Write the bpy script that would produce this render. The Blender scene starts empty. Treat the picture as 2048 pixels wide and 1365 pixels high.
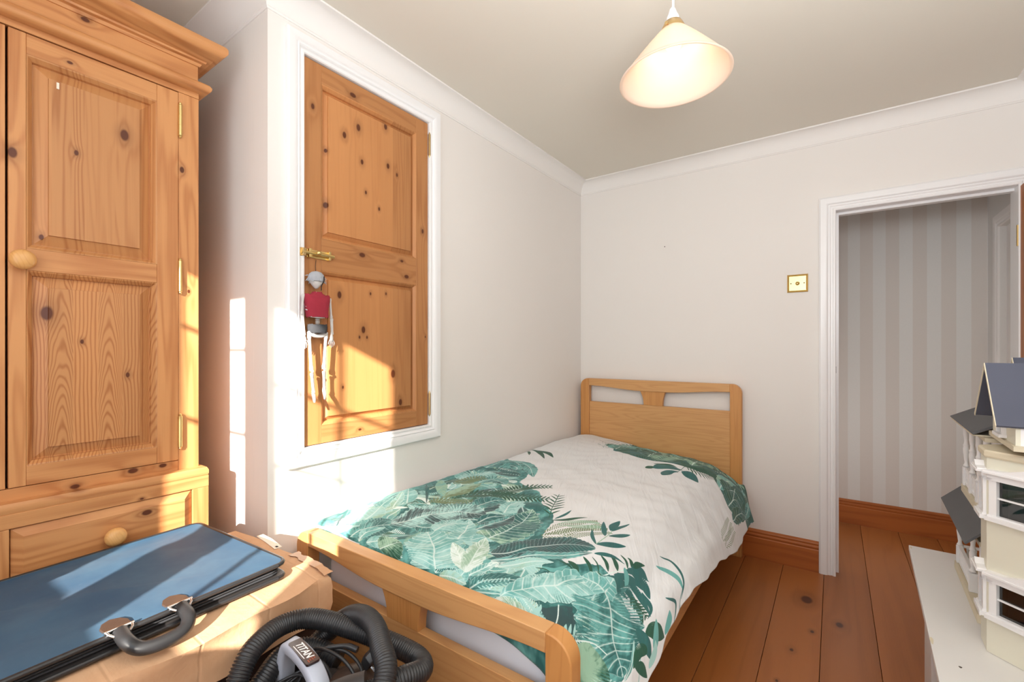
import bpy, math, random
import numpy as np
from mathutils import Vector, Matrix
C = bpy.context.scene.collection
R = math.radians
def srgb(r, g, b):
    f = lambda c: (c/255/12.92 if c/255 <= .04045 else ((c/255+.055)/1.055)**2.4)
    return (f(r), f(g), f(b), 1.0)

# ---------------------------------------------------------------- camera, sky, sun, added fill lamps, exposure
scn = bpy.context.scene
cd = bpy.data.cameras.new('camera'); cam = bpy.data.objects.new('camera', cd); C.objects.link(cam)
cd.sensor_width = 36.0; cd.lens = 16.0; cd.shift_y = 15/2048; cd.clip_start = .02
cam.location = (1.434, -2.85, 1.16); cam.rotation_euler = (R(90), 0, R(35.3))
scn.camera = cam
world = bpy.data.worlds.new('sky'); scn.world = world; world.use_nodes = True
world.node_tree.nodes['Background'].inputs[0].default_value = (.70, .82, 1.0, 1)
world.node_tree.nodes['Background'].inputs[1].default_value = 1.6
def lamp(name, kind, loc, energy, col, **kw):
    l = bpy.data.lights.new(name, kind); l.energy = energy; l.color = col
    for k, v in kw.items(): setattr(l, k, v)
    o = bpy.data.objects.new(name, l); C.objects.link(o); o.location = loc
    return o
sun = lamp('sun', 'SUN', (3, -7, 4), 21.0, (1.0, .93, .83), angle=R(.75))
sun.rotation_euler = Vector((-.609, 1.0, -.46)).to_track_quat('-Z', 'Y').to_euler()
front_fill = lamp('added_front_fill', 'AREA', (1.10, -3.20, 1.45), 14.5, (.93, .97, 1.0), shape='RECTANGLE', size=1.9, size_y=1.4)  # added fill behind the camera, wider than the window, brightens the whole room
front_fill.rotation_euler = (R(90), 0, 0)
ceiling_fill = lamp('added_ceiling_fill', 'AREA', (1.55, -2.60, 1.55), 25.0, (.93, .97, 1.0), shape='RECTANGLE', size=.5, size_y=.5)  # added unseen fill aimed up at the ceiling to even out the brightness
ceiling_fill.rotation_euler = (R(148), 0, R(-14))
hall_fill = lamp('added_hall_fill', 'POINT', (1.25, .32, .6), 3.6, (1.0, .97, .94), shadow_soft_size=.3)  # added unseen fill, no fitting here; lifts the hall wallpaper
vs = scn.view_settings
vs.view_transform = 'Standard'; vs.look = 'None'; vs.exposure = 0.07; vs.gamma = 1.0; vs.use_curve_mapping = False
scn.cycles.max_bounces = 10; scn.cycles.diffuse_bounces = 6

# ---------------------------------------------------------------- mesh builder
BASE = {}
class MB:
    def __init__(s): s.v = []; s.f = []; s.m = []
    def pts(s, ps): n = len(s.v); s.v += [tuple(p) for p in ps]; return n
    def face(s, idx, m=0): s.f.append(tuple(idx)); s.m.append(m)
    def poly(s, ps, m=0): n = s.pts(ps); s.face(range(n, n+len(ps)), m)
    def box(s, x0, x1, y0, y1, z0, z1, m=0):
        x0, x1 = min(x0, x1), max(x0, x1); y0, y1 = min(y0, y1), max(y0, y1); z0, z1 = min(z0, z1), max(z0, z1)
        n = s.pts([(x0,y0,z0),(x1,y0,z0),(x1,y1,z0),(x0,y1,z0),(x0,y0,z1),(x1,y0,z1),(x1,y1,z1),(x0,y1,z1)])
        for q in ((0,3,2,1),(4,5,6,7),(0,1,5,4),(1,2,6,5),(2,3,7,6),(3,0,4,7)): s.face([n+i for i in q], m)
        return s
    def loops(s, L, closed=True, cap0=False, cap1=False, m=0):
        k = len(L[0]); st = [s.pts(l) for l in L]
        for a, b in zip(st, st[1:]):
            for i in range(k if closed else k-1):
                j = (i+1) % k; s.face((a+i, a+j, b+j, b+i), m)
        if cap0: s.face([st[0]+i for i in reversed(range(k))], m)
        if cap1: s.face([st[-1]+i for i in range(k)], m)
        return s
    def tube(s, path, r, n=10, caps=True, m=0, squash=1.0):
        P = [Vector(p) for p in path]; rr = r if hasattr(r, '__len__') else [r]*len(P)
        t = (P[1]-P[0]).normalized(); a = t.orthogonal().normalized(); L = []
        for i, p in enumerate(P):
            t2 = (P[min(i+1, len(P)-1)]-P[max(i-1, 0)]).normalized()
            a = (a - t2*a.dot(t2)).normalized(); b = t2.cross(a)
            L.append([p+(a*math.cos(q)*squash+b*math.sin(q))*rr[i] for q in (2*math.pi*j/n for j in range(n))])
        return s.loops(L, True, caps, caps, m)
    def lathe(s, prof, o=(0,0,0), axis=(0,0,1), n=24, cap0=True, cap1=True, m=0):
        ax = Vector(axis).normalized(); a = ax.orthogonal().normalized(); b = ax.cross(a); o = Vector(o)
        L = [[o+ax*h+(a*math.cos(q)+b*math.sin(q))*max(r, 1e-5) for q in (2*math.pi*j/n for j in range(n))] for r, h in prof]
        return s.loops(L, True, cap0, cap1, m)
    def prism(s, out, fn, t0, t1, m=0):
        a = [fn(u, v, t0) for u, v in out]; b = [fn(u, v, t1) for u, v in out]
        return s.loops([a, b], True, True, True, m)
    def ball(s, c, rx, ry=None, rz=None, n=14, k=8, m=0):
        ry = ry or rx; rz = rz or rx; L = []
        for i in range(k+1):
            th = math.pi*i/k; L.append([(c[0]+rx*max(math.sin(th), 1e-4)*math.cos(q), c[1]+ry*max(math.sin(th), 1e-4)*math.sin(q), c[2]-rz*math.cos(th)) for q in (2*math.pi*j/n for j in range(n))])
        return s.loops(L, True, True, True, m)
    def xf(s, M, start=0):
        for i in range(start, len(s.v)): s.v[i] = tuple(M @ Vector(s.v[i]))
        return s
    def build(s, name, mats, parent=None, smooth=None, bevel=0, local=False, seg=2):
        b = Vector((0,0,0))
        if parent is not None and not local: b = BASE.get(parent.name, b)
        me = bpy.data.meshes.new(name)
        me.from_pydata([tuple(Vector(p)-b) for p in s.v], [], s.f)
        if not isinstance(mats, (list, tuple)): mats = [mats]
        for m in mats: me.materials.append(m)
        if len(mats) > 1: me.polygons.foreach_set('material_index', s.m)
        import bmesh
        bm = bmesh.new(); bm.from_mesh(me); bmesh.ops.recalc_face_normals(bm, faces=bm.faces); bm.to_mesh(me); bm.free()
        if smooth is not None:
            me.shade_smooth()
            if smooth < 180: me.set_sharp_from_angle(angle=R(smooth))
        me.update()
        o = bpy.data.objects.new(name, me); C.objects.link(o)
        if parent is not None: o.parent = parent; BASE[o.name] = b
        if bevel:
            md = o.modifiers.new('edge', 'BEVEL'); md.width = bevel; md.segments = seg; md.limit_method = 'ANGLE'; md.angle_limit = R(40)
            if smooth is None: me.shade_smooth(); md.harden_normals = True
        return o
def rbox(*a): return MB().box(*a)
def tag(o, label=None, cat=None, group=None, kind=None):
    if label: o['label'] = label
    if cat: o['category'] = cat
    if group: o['group'] = group
    if kind: o['kind'] = kind
    return o
def thing(name, loc, label, cat, group=None, rotz=0):
    o = bpy.data.objects.new(name, None); C.objects.link(o); o.location = loc; o.rotation_euler = (0, 0, rotz)
    o.empty_display_size = .05; BASE[o.name] = Vector(loc)
    return tag(o, label, cat, group)
def struct(name, mb, mat, parent=None, **k):
    o = mb.build(name, mat, parent, **k)
    if parent is None: o['kind'] = 'structure'
    return o
def catmull(P, n):
    P = [Vector(p) for p in P]; out = []
    Q = [P[0]*2-P[1]] + P + [P[-1]*2-P[-2]]
    for i in range(1, len(Q)-2):
        a, b, c, d = Q[i-1], Q[i], Q[i+1], Q[i+2]
        for k in range(n):
            t = k/n; out.append(.5*((2*b)+(c-a)*t+(2*a-5*b+4*c-d)*t*t+(3*b-a-3*c+d)*t**3))
    out.append(P[-1]); return out
def resample(P, step):
    P = [Vector(p) for p in P]; d = [0]
    for a, b in zip(P, P[1:]): d.append(d[-1]+(b-a).length)
    n = max(2, int(d[-1]/step)); out = []; j = 0
    for i in range(n+1):
        x = d[-1]*i/n
        while j < len(P)-2 and d[j+1] < x: j += 1
        t = (x-d[j])/max(1e-9, d[j+1]-d[j]); out.append(P[j].lerp(P[j+1], t))
    return out

# ---------------------------------------------------------------- materials
class NT:
    def __init__(s, name, rough=.6, spec=.5, metal=0):
        s.mat = bpy.data.materials.new(name); s.mat.use_nodes = True; s.t = s.mat.node_tree
        s.b = s.t.nodes['Principled BSDF']; s.b.inputs['Roughness'].default_value = rough
        s.b.inputs['Specular IOR Level'].default_value = spec; s.b.inputs['Metallic'].default_value = metal
    def put(s, sock, v):
        if hasattr(v, 'links'): s.t.links.new(v, sock)
        elif v is not None: sock.default_value = v
    def n(s, typ, out=0, ins=(), **kw):
        nd = s.t.nodes.new(typ)
        for k, v in kw.items(): setattr(nd, k, v)
        for k, v in (ins.items() if isinstance(ins, dict) else enumerate(ins)): s.put(nd.inputs[k], v)
        return nd.outputs[out]
    def math(s, op, a, b=0.0, c=None):
        nd = s.t.nodes.new('ShaderNodeMath'); nd.operation = op; s.put(nd.inputs[0], a); s.put(nd.inputs[1], b)
        if c is not None: s.put(nd.inputs[2], c)
        return nd.outputs[0]
    def mix(s, f, a, b, mode='MIX'):
        nd = s.t.nodes.new('ShaderNodeMixRGB'); nd.blend_type = mode
        s.put(nd.inputs[0], f); s.put(nd.inputs[1], a); s.put(nd.inputs[2], b); return nd.outputs[0]
    def noise(s, vec, scale, detail=3, rough=.5, dist=0):
        return s.n('ShaderNodeTexNoise', 0, {'Vector': vec, 'Scale': scale, 'Detail': detail, 'Roughness': rough, 'Distortion': dist})
    def ramp(s, f, lo, hi): 
        nd = s.t.nodes.new('ShaderNodeMapRange'); nd.interpolation_type = 'SMOOTHSTEP'; s.put(nd.inputs[0], f)
        nd.inputs[1].default_value = lo; nd.inputs[2].default_value = hi; return nd.outputs[0]
    def pos(s): return s.n('ShaderNodeNewGeometry', 0)
    def obj(s): return s.n('ShaderNodeTexCoord', 3)
    def xyz(s, vec): 
        nd = s.t.nodes.new('ShaderNodeSeparateXYZ'); s.put(nd.inputs[0], vec); return nd.outputs
    def comb(s, x=0., y=0., z=0.): return s.n('ShaderNodeCombineXYZ', 0, (x, y, z))
    def bump(s, h, strength=.2, dist=.002):
        o = s.n('ShaderNodeBump', 0, {'Strength': strength, 'Distance': dist, 'Height': h}); s.t.links.new(o, s.b.inputs['Normal'])
    def col(s, c): s.put(s.b.inputs['Base Color'], c); return s.mat

def plain(name, c, rough=.6, var=.06, scale=9, bump=0, bscale=200, spec=.5, metal=0, sheen=0):
    m = NT(name, rough, spec, metal); p = m.obj()
    nz = m.noise(p, scale, 4)
    lo = tuple(x*(1-var) for x in c[:3])+(1,); hi = tuple(min(1, x*(1+var)) for x in c[:3])+(1,)
    if bump: m.bump(m.noise(p, bscale, 2), bump, .001)
    if sheen: m.b.inputs['Sheen Weight'].default_value = sheen
    return m.col(m.mix(nz, lo, hi))

def wood(name, base, dark, across='y', along='z', depth='x', stave=0, rings=7, contrast=.5, knots=(), rough=.42, seed=0., tint=.10, su=13, sv=1.1, kcol=srgb(92, 46, 22), perobj=False, cath=0, spec=.4):
    m = NT(name, rough, spec); p = m.xyz(m.pos()); I = {'x': 0, 'y': 1, 'z': 2}
    u = m.math('ADD', p[I[across]], m.math('MULTIPLY', p[I[depth]], .45)); v = p[I[along]]
    if stave: sid = m.math('FLOOR', m.math('DIVIDE', m.math('ADD', p[I[across]], 10.013+seed*.01), stave))
    else: sid = m.math('ADD', 0., seed)
    if perobj: sid = m.math('ADD', sid, m.math('MULTIPLY', m.n('ShaderNodeObjectInfo', 5), 50.))
    wn = m.n('ShaderNodeTexWhiteNoise', 0, {'W': m.math('ADD', sid, seed*3.1+.5)}, noise_dimensions='1D')
    vec = m.comb(m.math('MULTIPLY', u, su), m.math('MULTIPLY', v, sv), m.math('MULTIPLY', sid, 7.31))
    q = m.math('MULTIPLY', m.noise(vec, 1.0, 1.5, .45), rings)
    if cath:   # flat-sawn staves: nested arches; the other staves straight-grained
        ul = m.math('SUBTRACT', m.math('FRACT', m.math('DIVIDE', m.math('ADD', p[I[across]], 10.013+seed*.01), stave)), m.math('MULTIPLY_ADD', m.math('FRACT', m.math('MULTIPLY', wn, 3.3)), .3, .35))
        nz = m.noise(m.comb(m.math('MULTIPLY', u, 20.), m.math('MULTIPLY', v, 5.), m.math('MULTIPLY', sid, 3.7)), 1., 2.)
        qa = m.math('ADD', m.math('ADD', m.math('MULTIPLY', m.math('MULTIPLY', ul, ul), 15.), m.math('MULTIPLY', v, 24.)), m.math('MULTIPLY', nz, 5.5))
        qs = m.math('ADD', m.math('MULTIPLY', u, 130.), m.math('MULTIPLY', nz, 1.6))
        sel = m.math('GREATER_THAN', m.math('FRACT', m.math('MULTIPLY', sid, .5)), .25)
        q = m.math('ADD', m.math('MULTIPLY', qa, sel), m.math('MULTIPLY', qs, m.math('SUBTRACT', 1., sel)))
    kd = None
    for (ku, kv, kr) in knots:
        c = m.comb(m.math('SUBTRACT', p[I[across]], ku), m.math('MULTIPLY', m.math('SUBTRACT', v, kv), .62), 0.)
        d = m.math('DIVIDE', m.n('ShaderNodeVectorMath', 1, (c,), operation='LENGTH'), kr*.82)
        q = m.math('ADD', q, m.math('DIVIDE', 1.6, m.math('ADD', 1., m.math('MULTIPLY', m.math('MULTIPLY', d, d), .35))))
        kk = m.math('ADD', m.math('MULTIPLY', m.math('SUBTRACT', 1., m.ramp(d, .55, 1.15)), .85), m.math('MULTIPLY', m.math('SUBTRACT', 1., m.ramp(d, .9, 3.2)), .28))
        kd = kk if kd is None else m.math('MAXIMUM', kd, kk)
    cw = m.math('MULTIPLY', m.math('MULTIPLY_ADD', m.math('FRACT', m.math('MULTIPLY', wn, 7.7)), .85, .25), contrast) if stave and not cath else contrast
    ring = m.math('POWER', m.math('MULTIPLY_ADD', m.math('SINE', m.math('MULTIPLY', q, 6.283)), .5, .5), 2.2)
    fine = m.noise(m.comb(m.math('MULTIPLY', u, 260.), m.math('MULTIPLY', v, 5.), sid), 1., 3, .6)
    broad = m.noise(m.comb(m.math('MULTIPLY', u, 9.), m.math('MULTIPLY', v, 1.3), sid), 1., 2)
    fac = m.math('ADD', m.math('MULTIPLY', ring, cw), m.math('MULTIPLY', m.math('SUBTRACT', fine, .5), .45))
    fac = m.math('ADD', fac, m.math('MULTIPLY', m.math('SUBTRACT', broad, .5), .5)); 
    fac = m.n('ShaderNodeClamp', 0, (fac, 0., 1.))
    colr = m.mix(fac, base, dark)
    g = m.math('MULTIPLY_ADD', wn, 2*tint, 1-tint)
    colr = m.mix(1., colr, m.n('ShaderNodeCombineColor', 0, (g, g, g)), 'MULTIPLY')
    if kd is not None: colr = m.mix(m.n('ShaderNodeClamp', 0, (kd, 0., 1.)), colr, kcol)
    m.bump(fine, .08, .0006)
    return m.col(colr)

PB, PD = srgb(200, 142, 90), srgb(160, 94, 48)          # wardrobe pine
CB, CDk = srgb(190, 132, 82), srgb(152, 92, 50)           # cupboard door pine
BB, BD = srgb(218, 166, 110), srgb(192, 134, 80)           # bed oak
WK = [(-2.651,1.632,.011),(-2.591,1.249,.015),(-2.537,1.672,.006),(-2.438,1.756,.013),(-2.302,1.702,.008),(-2.526,1.178,.005),(-2.431,1.086,.006),(-2.284,1.335,.005),(-2.60,1.44,.006)]
M = {}
M['pine_v'] = wood('pine_vertical', PB, PD, stave=.062, knots=WK, seed=1, rings=10, su=20, sv=.8, contrast=.62)
M['pine_c'] = wood('pine_flat_sawn', PB, PD, stave=.050, knots=[WK[1], WK[5], WK[6]], seed=3, cath=1, contrast=.72)
M['pine_h'] = wood('pine_horizontal', PB, PD, across='z', along='y', knots=[(1.917,-2.33,.009),(1.90,-2.55,.005),(2.03,-2.52,.008),(.815,-2.42,.010),(.815,-2.35,.008),(.80,-2.54,.008),(.74,-2.41,.004),(.70,-2.40,.010)], seed=4, su=16)
M['pine_frame'] = wood('pine_frame', PB, PD, knots=WK[:1]+WK[4:5]+WK[7:8], seed=9, rings=6, su=20)
CK = [(-1.987,1.976,.008),(-1.863,1.928,.010),(-1.804,1.978,.011),(-1.679,2.031,.010),(-1.932,1.659,.009),(-1.932,1.849,.006),(-1.788,1.856,.008),(-1.771,1.747,.006),(-1.667,1.880,.009),(-1.622,1.859,.006),(-1.486,1.66,.008),(-1.71,1.70,.006),(-1.782,1.23,.011),(-1.642,1.059,.014),(-1.604,.942,.011),(-1.75,1.368,.005),(-1.677,1.375,.005),(-1.883,1.351,.011),(-1.799,1.202,.005),(-1.766,1.202,.005),(-1.869,1.021,.005),(-1.47,1.21,.004)]
M['cpine_v'] = wood('cupboard_pine_panel', CB, CDk, stave=.055, tint=.14, knots=CK, seed=21, rings=7, contrast=.30, su=22, sv=.6)
M['cpine_s'] = wood('cupboard_pine_stile', CB, CDk, knots=[CK[0], CK[10], CK[21]], seed=25, rings=5, contrast=.4, su=20)
M['cpine_h'] = wood('cupboard_pine_rail', CB, CDk, across='z', along='y', knots=[(2.085,-1.83,.011),(1.508,-1.79,.011),(1.515,-1.60,.007),(1.455,-1.575,.010),(.86,-1.80,.006)], seed=27, contrast=.4, su=18)
M['bed_h'] = wood('bed_oak_crosswise', BB, BD, across='z', along='x', depth='y', seed=31, rings=9, contrast=.35, su=22, sv=1.6, rough=.38)
M['bed_v'] = wood('bed_oak_upright', srgb(212, 152, 90), srgb(182, 118, 62), across='x', along='z', depth='y', seed=35, rings=8, contrast=.35, su=26, rough=.38)
M['floor'] = wood('floor_boards', srgb(168, 102, 50), srgb(136, 76, 32), across='x', along='y', depth='z', perobj=True, seed=41, rings=5, contrast=.25, su=9, sv=.7, rough=.36, tint=.08, knots=[(1.33,-.35,.030),(1.452,-.5,.017),(1.36,-.62,.009),(1.30,-.80,.008),(1.27,-1.02,.006)], kcol=srgb(80, 38, 14))
M['skirt'] = wood('skirting_pine', srgb(172, 98, 46), srgb(136, 68, 28), across='z', along='x', depth='y', seed=51, rings=5, contrast=.4, rough=.35)
M['skirt_y'] = wood('skirting_pine_side', srgb(172, 98, 46), srgb(136, 68, 28), across='z', along='y', depth='x', seed=52, rings=5, contrast=.4, rough=.35)
M['door'] = wood('room_door_pine', srgb(176, 104, 50), srgb(140, 74, 32), seed=61, rings=6)
M['knob'] = wood('turned_pine_knob', srgb(226, 172, 108), srgb(206, 146, 80), across='y', along='x', depth='z', seed=71, rings=12, contrast=.4, rough=.28, su=40, sv=20)
M['wall'] = plain('wall_paint', srgb(233, 229, 225), .85, .012, 3, .05, 160, spec=.25)
M['ceil'] = plain('ceiling_paint', srgb(226, 221, 210), .9, .01, 2, spec=.2)
M['cove'] = plain('cove_paint', srgb(236, 233, 230), .8, .01, 3, spec=.25)
M['gloss'] = plain('white_gloss_paint', srgb(238, 238, 239), .32, .012, 6)
M['brass'] = plain('polished_brass', (.74, .56, .24, 1), .34, .10, 30, metal=1)
M['brass2'] = plain('aged_brass', (.62, .45, .22, 1), .30, .15, 30, metal=1)
M['chrome'] = plain('chrome', (.8, .8, .8, 1), .15, .05, 30, metal=1)
M['blackplastic'] = plain('black_plastic', srgb(40, 40, 42), .35, .1, 20)
M['blackmatte'] = plain('matt_black_plastic', srgb(50, 46, 45), .55, .1, 20)
M['greyplastic'] = plain('pale_grey_plastic', srgb(176, 182, 196), .4, .03, 20)
M['sheet'] = plain('pale_blue_sheet', srgb(238, 243, 254), .85, .02, 5, .15, 60, sheen=.2)
M['bone'] = plain('cream_bone_plastic', srgb(206, 203, 200), .45, .08, 60)
M['red'] = plain('torn_red_cloth', srgb(158, 42, 60), .9, .12, 60, .4, 500)
M['greyhair'] = plain('grey_felt', srgb(170, 174, 182), .95, .15, 80, .8, 300)
M['darkcloth'] = plain('charcoal_cloth', srgb(54, 55, 59), .9, .15, 80, .4, 400)
M['tablewhite'] = plain('white_table_paint', srgb(226, 225, 224), .45, .02, 6)
M['cream'] = plain('cream_house_paint', srgb(222, 220, 204), .55, .02, 8)
M['creamdark'] = plain('cream_edge_paint', srgb(214, 204, 180), .6, .02, 8)
M['trimwhite'] = plain('dolls_house_trim_white', srgb(236, 236, 238), .45, .015, 10)
M['navy'] = plain('navy_card_roof', srgb(80, 84, 100), .75, .05, 14, .2, 300)
M['slate'] = plain('grey_card_roof', srgb(88, 89, 92), .75, .05, 14, .2, 300)
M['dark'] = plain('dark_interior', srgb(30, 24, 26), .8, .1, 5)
M['trunk'] = plain('dark_trunk_board', srgb(52, 34, 28), .6, .15, 8)
M['tape'] = plain('glossy_parcel_tape', srgb(196, 152, 116), .4, .04, 30)
M['paper'] = plain('paper_label', srgb(244, 232, 214), .6, .02, 30)
M['leather'] = plain('brown_black_leatherette', srgb(74, 58, 50), .35, .15, 60, .3, 500)
M['flex'] = plain('white_flex', srgb(236, 236, 240), .5, .01, 30)
def stripes():
    m = NT('striped_wallpaper', .7, .3); p = m.xyz(m.pos())
    f = m.math('FRACT', m.math('DIVIDE', m.math('SUBTRACT', p[0], 1.4425-.0655*40), .131))
    s = m.math('MULTIPLY', m.ramp(f, .49, .51), m.math('SUBTRACT', 1., m.ramp(f, .985, 1.0)))
    nz = m.noise(m.pos(), 140., 2)
    c = m.mix(s, srgb(217, 210, 203), srgb(225, 223, 219))
    return m.col(m.mix(m.math('MULTIPLY', nz, .10), c, srgb(176, 170, 166)))
M['stripes'] = stripes()
def glass():
    m = NT('window_glass'); t = m.t
    tr = t.nodes.new('ShaderNodeBsdfTransparent'); gl = t.nodes.new('ShaderNodeBsdfGlossy'); gl.inputs['Roughness'].default_value = .02
    mx = t.nodes.new('ShaderNodeMixShader'); mx.inputs[0].default_value = .06
    t.links.new(tr.outputs[0], mx.inputs[1]); t.links.new(gl.outputs[0], mx.inputs[2])
    t.links.new(mx.outputs[0], t.nodes['Material Output'].inputs[0]); return m.mat
M['glass'] = glass()

# ---------------------------------------------------------------- room shell
CEIL = 2.295; RW = 2.133; YC = -2.136; YW = -3.30; XA = -.80; HY = .92
floor = bpy.data.objects.new('floor', None); C.objects.link(floor); floor['kind'] = 'structure'; BASE['floor'] = Vector((0,0,0))
seams = [-.80, -.62, -.437, -.255, -.073, .11, .292, .475, .658, .842, 1.028, 1.211, 1.391, 1.572, 1.762, 1.944, 2.17]
brk = [-.9, .3, -1.7, -.5, -2.2, -1.3, -.8, -2.0, -1.2, -2.6, -1.9, -2.7, -2.4, -2.9, -2.5, -2.2]
for i in range(len(seams)-1):
    for a, b in ((YW-.1, brk[i]), (brk[i], HY+.03)):
        mb = MB().box(seams[i]+.0008, seams[i+1]-.0008, a+.0006, b-.0006, -.02, 0)
        mb.build('floor_board', M['floor'], floor, bevel=.001, seg=1)
rbox(-.85, 2.25, YW-.1, HY+.1, -.05, -.0205).build('subfloor', M['dark'], floor)
struct('ceiling', rbox(XA-.1, RW+.12, YW-.1, .0, CEIL, CEIL+.06), M['ceil'])
struct('ceiling_hall', rbox(-.5, 2.4, .1, HY+.1, CEIL, CEIL+.06), M['ceil'])
# left wall (front of the boxed-in cupboard) with the opening for the cupboard door
OY0, OY1, OZ0, OZ1 = -2.021, -1.453, .832, 2.134
w = MB(); w.box(-.09, 0, YC, OY0, 0, CEIL); w.box(-.09, 0, OY1, .1, 0, CEIL); w.box(-.09, 0, OY0, OY1, 0, OZ0); w.box(-.09, 0, OY0, OY1, OZ1, CEIL)
struct('wall_left', w, M['wall'])
struct('wall_return', rbox(XA, -.0905, YC, YC+.09, 0, CEIL), M['wall'])
struct('wall_alcove', rbox(XA-.09, XA, YW-.1, YC+.09, 0, CEIL), M['wall'])
DX0, DX1, DZ = 1.441, 2.077, 1.862
w = MB(); w.box(.0005, DX0-.02, 0, .1, 0, CEIL); w.box(DX0-.02, DX1+.02, 0, .1, DZ+.02, CEIL); w.box(DX1+.02, 2.30, 0, .1, 0, CEIL)
struct('wall_back', w, M['wall'])
struct('wall_right', rbox(RW, RW+.1, YW-.1, -.0005, 0, CEIL), M['wall'])
WX0, WX1, WZ0, WZ1 = .30, 1.12, .86, 1.96
w = MB(); w.box(XA, WX0, YW-.03, YW+.03, 0, CEIL); w.box(WX1, RW, YW-.03, YW+.03, 0, CEIL); w.box(WX0, WX1, YW-.03, YW+.03, 0, WZ0); w.box(WX0, WX1, YW-.03, YW+.03, WZ1, CEIL)
struct('wall_front', w, M['wall'])
# hall behind the doorway
struct('wall_hall_far', rbox(-.5, 2.165, HY, HY+.08, 0, CEIL), M['stripes'])
struct('wall_hall_left', rbox(-.58, -.5, .1, HY+.08, 0, CEIL), M['wall'])
w = MB(); w.box(2.165, 2.245, .1, .37, 0, CEIL); w.box(2.165, 2.245, .68, HY+.08, 0, CEIL); w.box(2.165, 2.245, .37, .68, 1.82, CEIL)
struct('wall_hall_right', w, M['stripes'])
# window behind the camera
win = bpy.data.objects.new('window_1', None); C.objects.link(win); win['kind'] = 'structure'; win.location = (.71, YW, .9); BASE['window_1'] = Vector(win.location)
fr = MB()
for a, b in ((WX0, .42), (.568, .718), (1.014, WX1)): fr.box(a, b, YW-.02, YW+.02, WZ0, WZ1)
for a, b in ((.42, .568), (.718, 1.014)): fr.box(a, b, YW-.02, YW+.02, WZ0, .95); fr.box(a, b, YW-.02, YW+.02, 1.865 if a < .5 else 1.845, WZ1)
fr.build('window_frame', M['gloss'], win)
gb = MB()
for a, b, zs in ((.42, .568, (1.69, 1.41)), (.718, 1.014, (1.595, 1.34))):
    for z in zs: gb.box(a, b, YW-.009, YW+.009, z-.005, z+.005)
gb.box(.859, .869, YW-.009, YW+.009, .95, 1.845)
gb.build('glazing_bar', M['gloss'], win)
for a, b, t in ((.42, .568, 1.865), (.718, 1.014, 1.845)): rbox(a, b, YW-.002, YW+.002, .95, t).build('pane', M['glass'], win)
rbox(WX0-.05, WX1+.05, YW+.03, YW+.13, WZ0-.03, WZ0).build('window_sill', M['gloss'], win, bevel=.006)

# mouldings swept along a wall: profile (d = off the wall, z), mitred ends
def sweep(prof, a, b, nrm, m0=0., m1=0.):
    a, b, nrm = Vector(a), Vector(b), Vector(nrm); d = (b-a).normalized()
    L0 = [a+nrm*q+d*(m0*q)+Vector((0,0,z)) for q, z in prof]; L1 = [b+nrm*q+d*(m1*q)+Vector((0,0,z)) for q, z in prof]
    return MB().loops([L0, L1], True, True, True)
cz = CEIL-2.215; CO = [(0, 2.2155), (.004, 2.2155), (.006, 2.221)]
for i in range(9):
    t = i/8*math.pi/2; CO.append((.008+.062*(1-math.cos(t)), 2.222+.066*math.sin(t)))
CO += [(.074, 2.2885), (.074, CEIL), (0, CEIL)]
k = 0
for a, b, n, m0, m1 in (((0, YC, 0), (0, 0, 0), (1,0,0), -1, -1), ((0,0,0), (RW,0,0), (0,-1,0), 1, -1), ((RW,0,0), (RW,YW+.03,0), (-1,0,0), 1, -1), ((XA,YC,0), (0,YC,0), (0,-1,0), 1, 1), ((XA,YW+.03,0), (XA,YC,0), (1,0,0), 1, -1)):
    k += 1; struct('trim_%d' % k, sweep(CO, a, b, n, m0, m1), M['cove'], smooth=35)
SK = [(0,0), (.018,0), (.018,.112), (.015,.116), (.015,.120), (.018,.124), (.018,.130), (.013,.136), (.013,.141), (.016,.146), (.012,.153), (.004,.157), (0,.157)]
struct('baseboard_back', sweep(SK, (0,0,0), (1.3685,0,0), (0,-1,0), 1, 0), M['skirt'], smooth=35)
struct('baseboard_right', sweep(SK, (RW,-.02,0), (RW,YW+.03,0), (-1,0,0), 0, -1), M['skirt_y'], smooth=35)
struct('baseboard_left', sweep(SK, (0,YC,0), (0,0,0), (1,0,0), -1, -1), M['skirt_y'], smooth=35)
struct('baseboard_return', sweep(SK, (XA,YC,0), (0,YC,0), (0,-1,0), 1, 1), M['skirt'], smooth=35)
struct('baseboard_hall', sweep(SK, (-.5,HY,0), (2.165,HY,0), (0,-1,0), 1, -1), M['skirt'], smooth=35)
# door lining, architraves
def frame(u0, u1, v0, v1, prof, fn, open_bottom=False):
    # prof (w outward from the opening, t off the wall)
    mb = MB(); L = []
    if open_bottom:
        cs = lambda q: [(u0-q, v0), (u0-q, v1+q), (u1+q, v1+q), (u1+q, v0)]
    else:
        cs = lambda q: [(u0-q, v0-q), (u0-q, v1+q), (u1+q, v1+q), (u1+q, v0-q)]
    n = 4
    rings = [[fn(u, v, t) for u, v in cs(q)] for q, t in prof]
    corners = list(zip(*rings))
    seq = corners if open_bottom else corners+[corners[0]]
    if open_bottom: mb.loops(seq, True, True, True)
    else:
        st = [mb.pts(c) for c in corners]; kk = len(prof)
        for i in range(4):
            a, b = st[i], st[(i+1) % 4]
            for j in range(kk): l = (j+1) % kk; mb.face((a+j, a+l, b+l, b+j))
    return mb
AR = [(0,0), (0,.012), (.004,.015), (.010,.015), (.014,.010), (.020,.010), (.026,.014), (.032,.014), (.036,.019), (.042,.022), (.064,.022), (.0715,.016), (.0715,0)]
arch = struct('trim_%d' % (k+1), frame(DX0, DX1, 0, DZ, AR, lambda u, v, t: (u, -t, v), True), M['gloss'], smooth=30)
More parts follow.
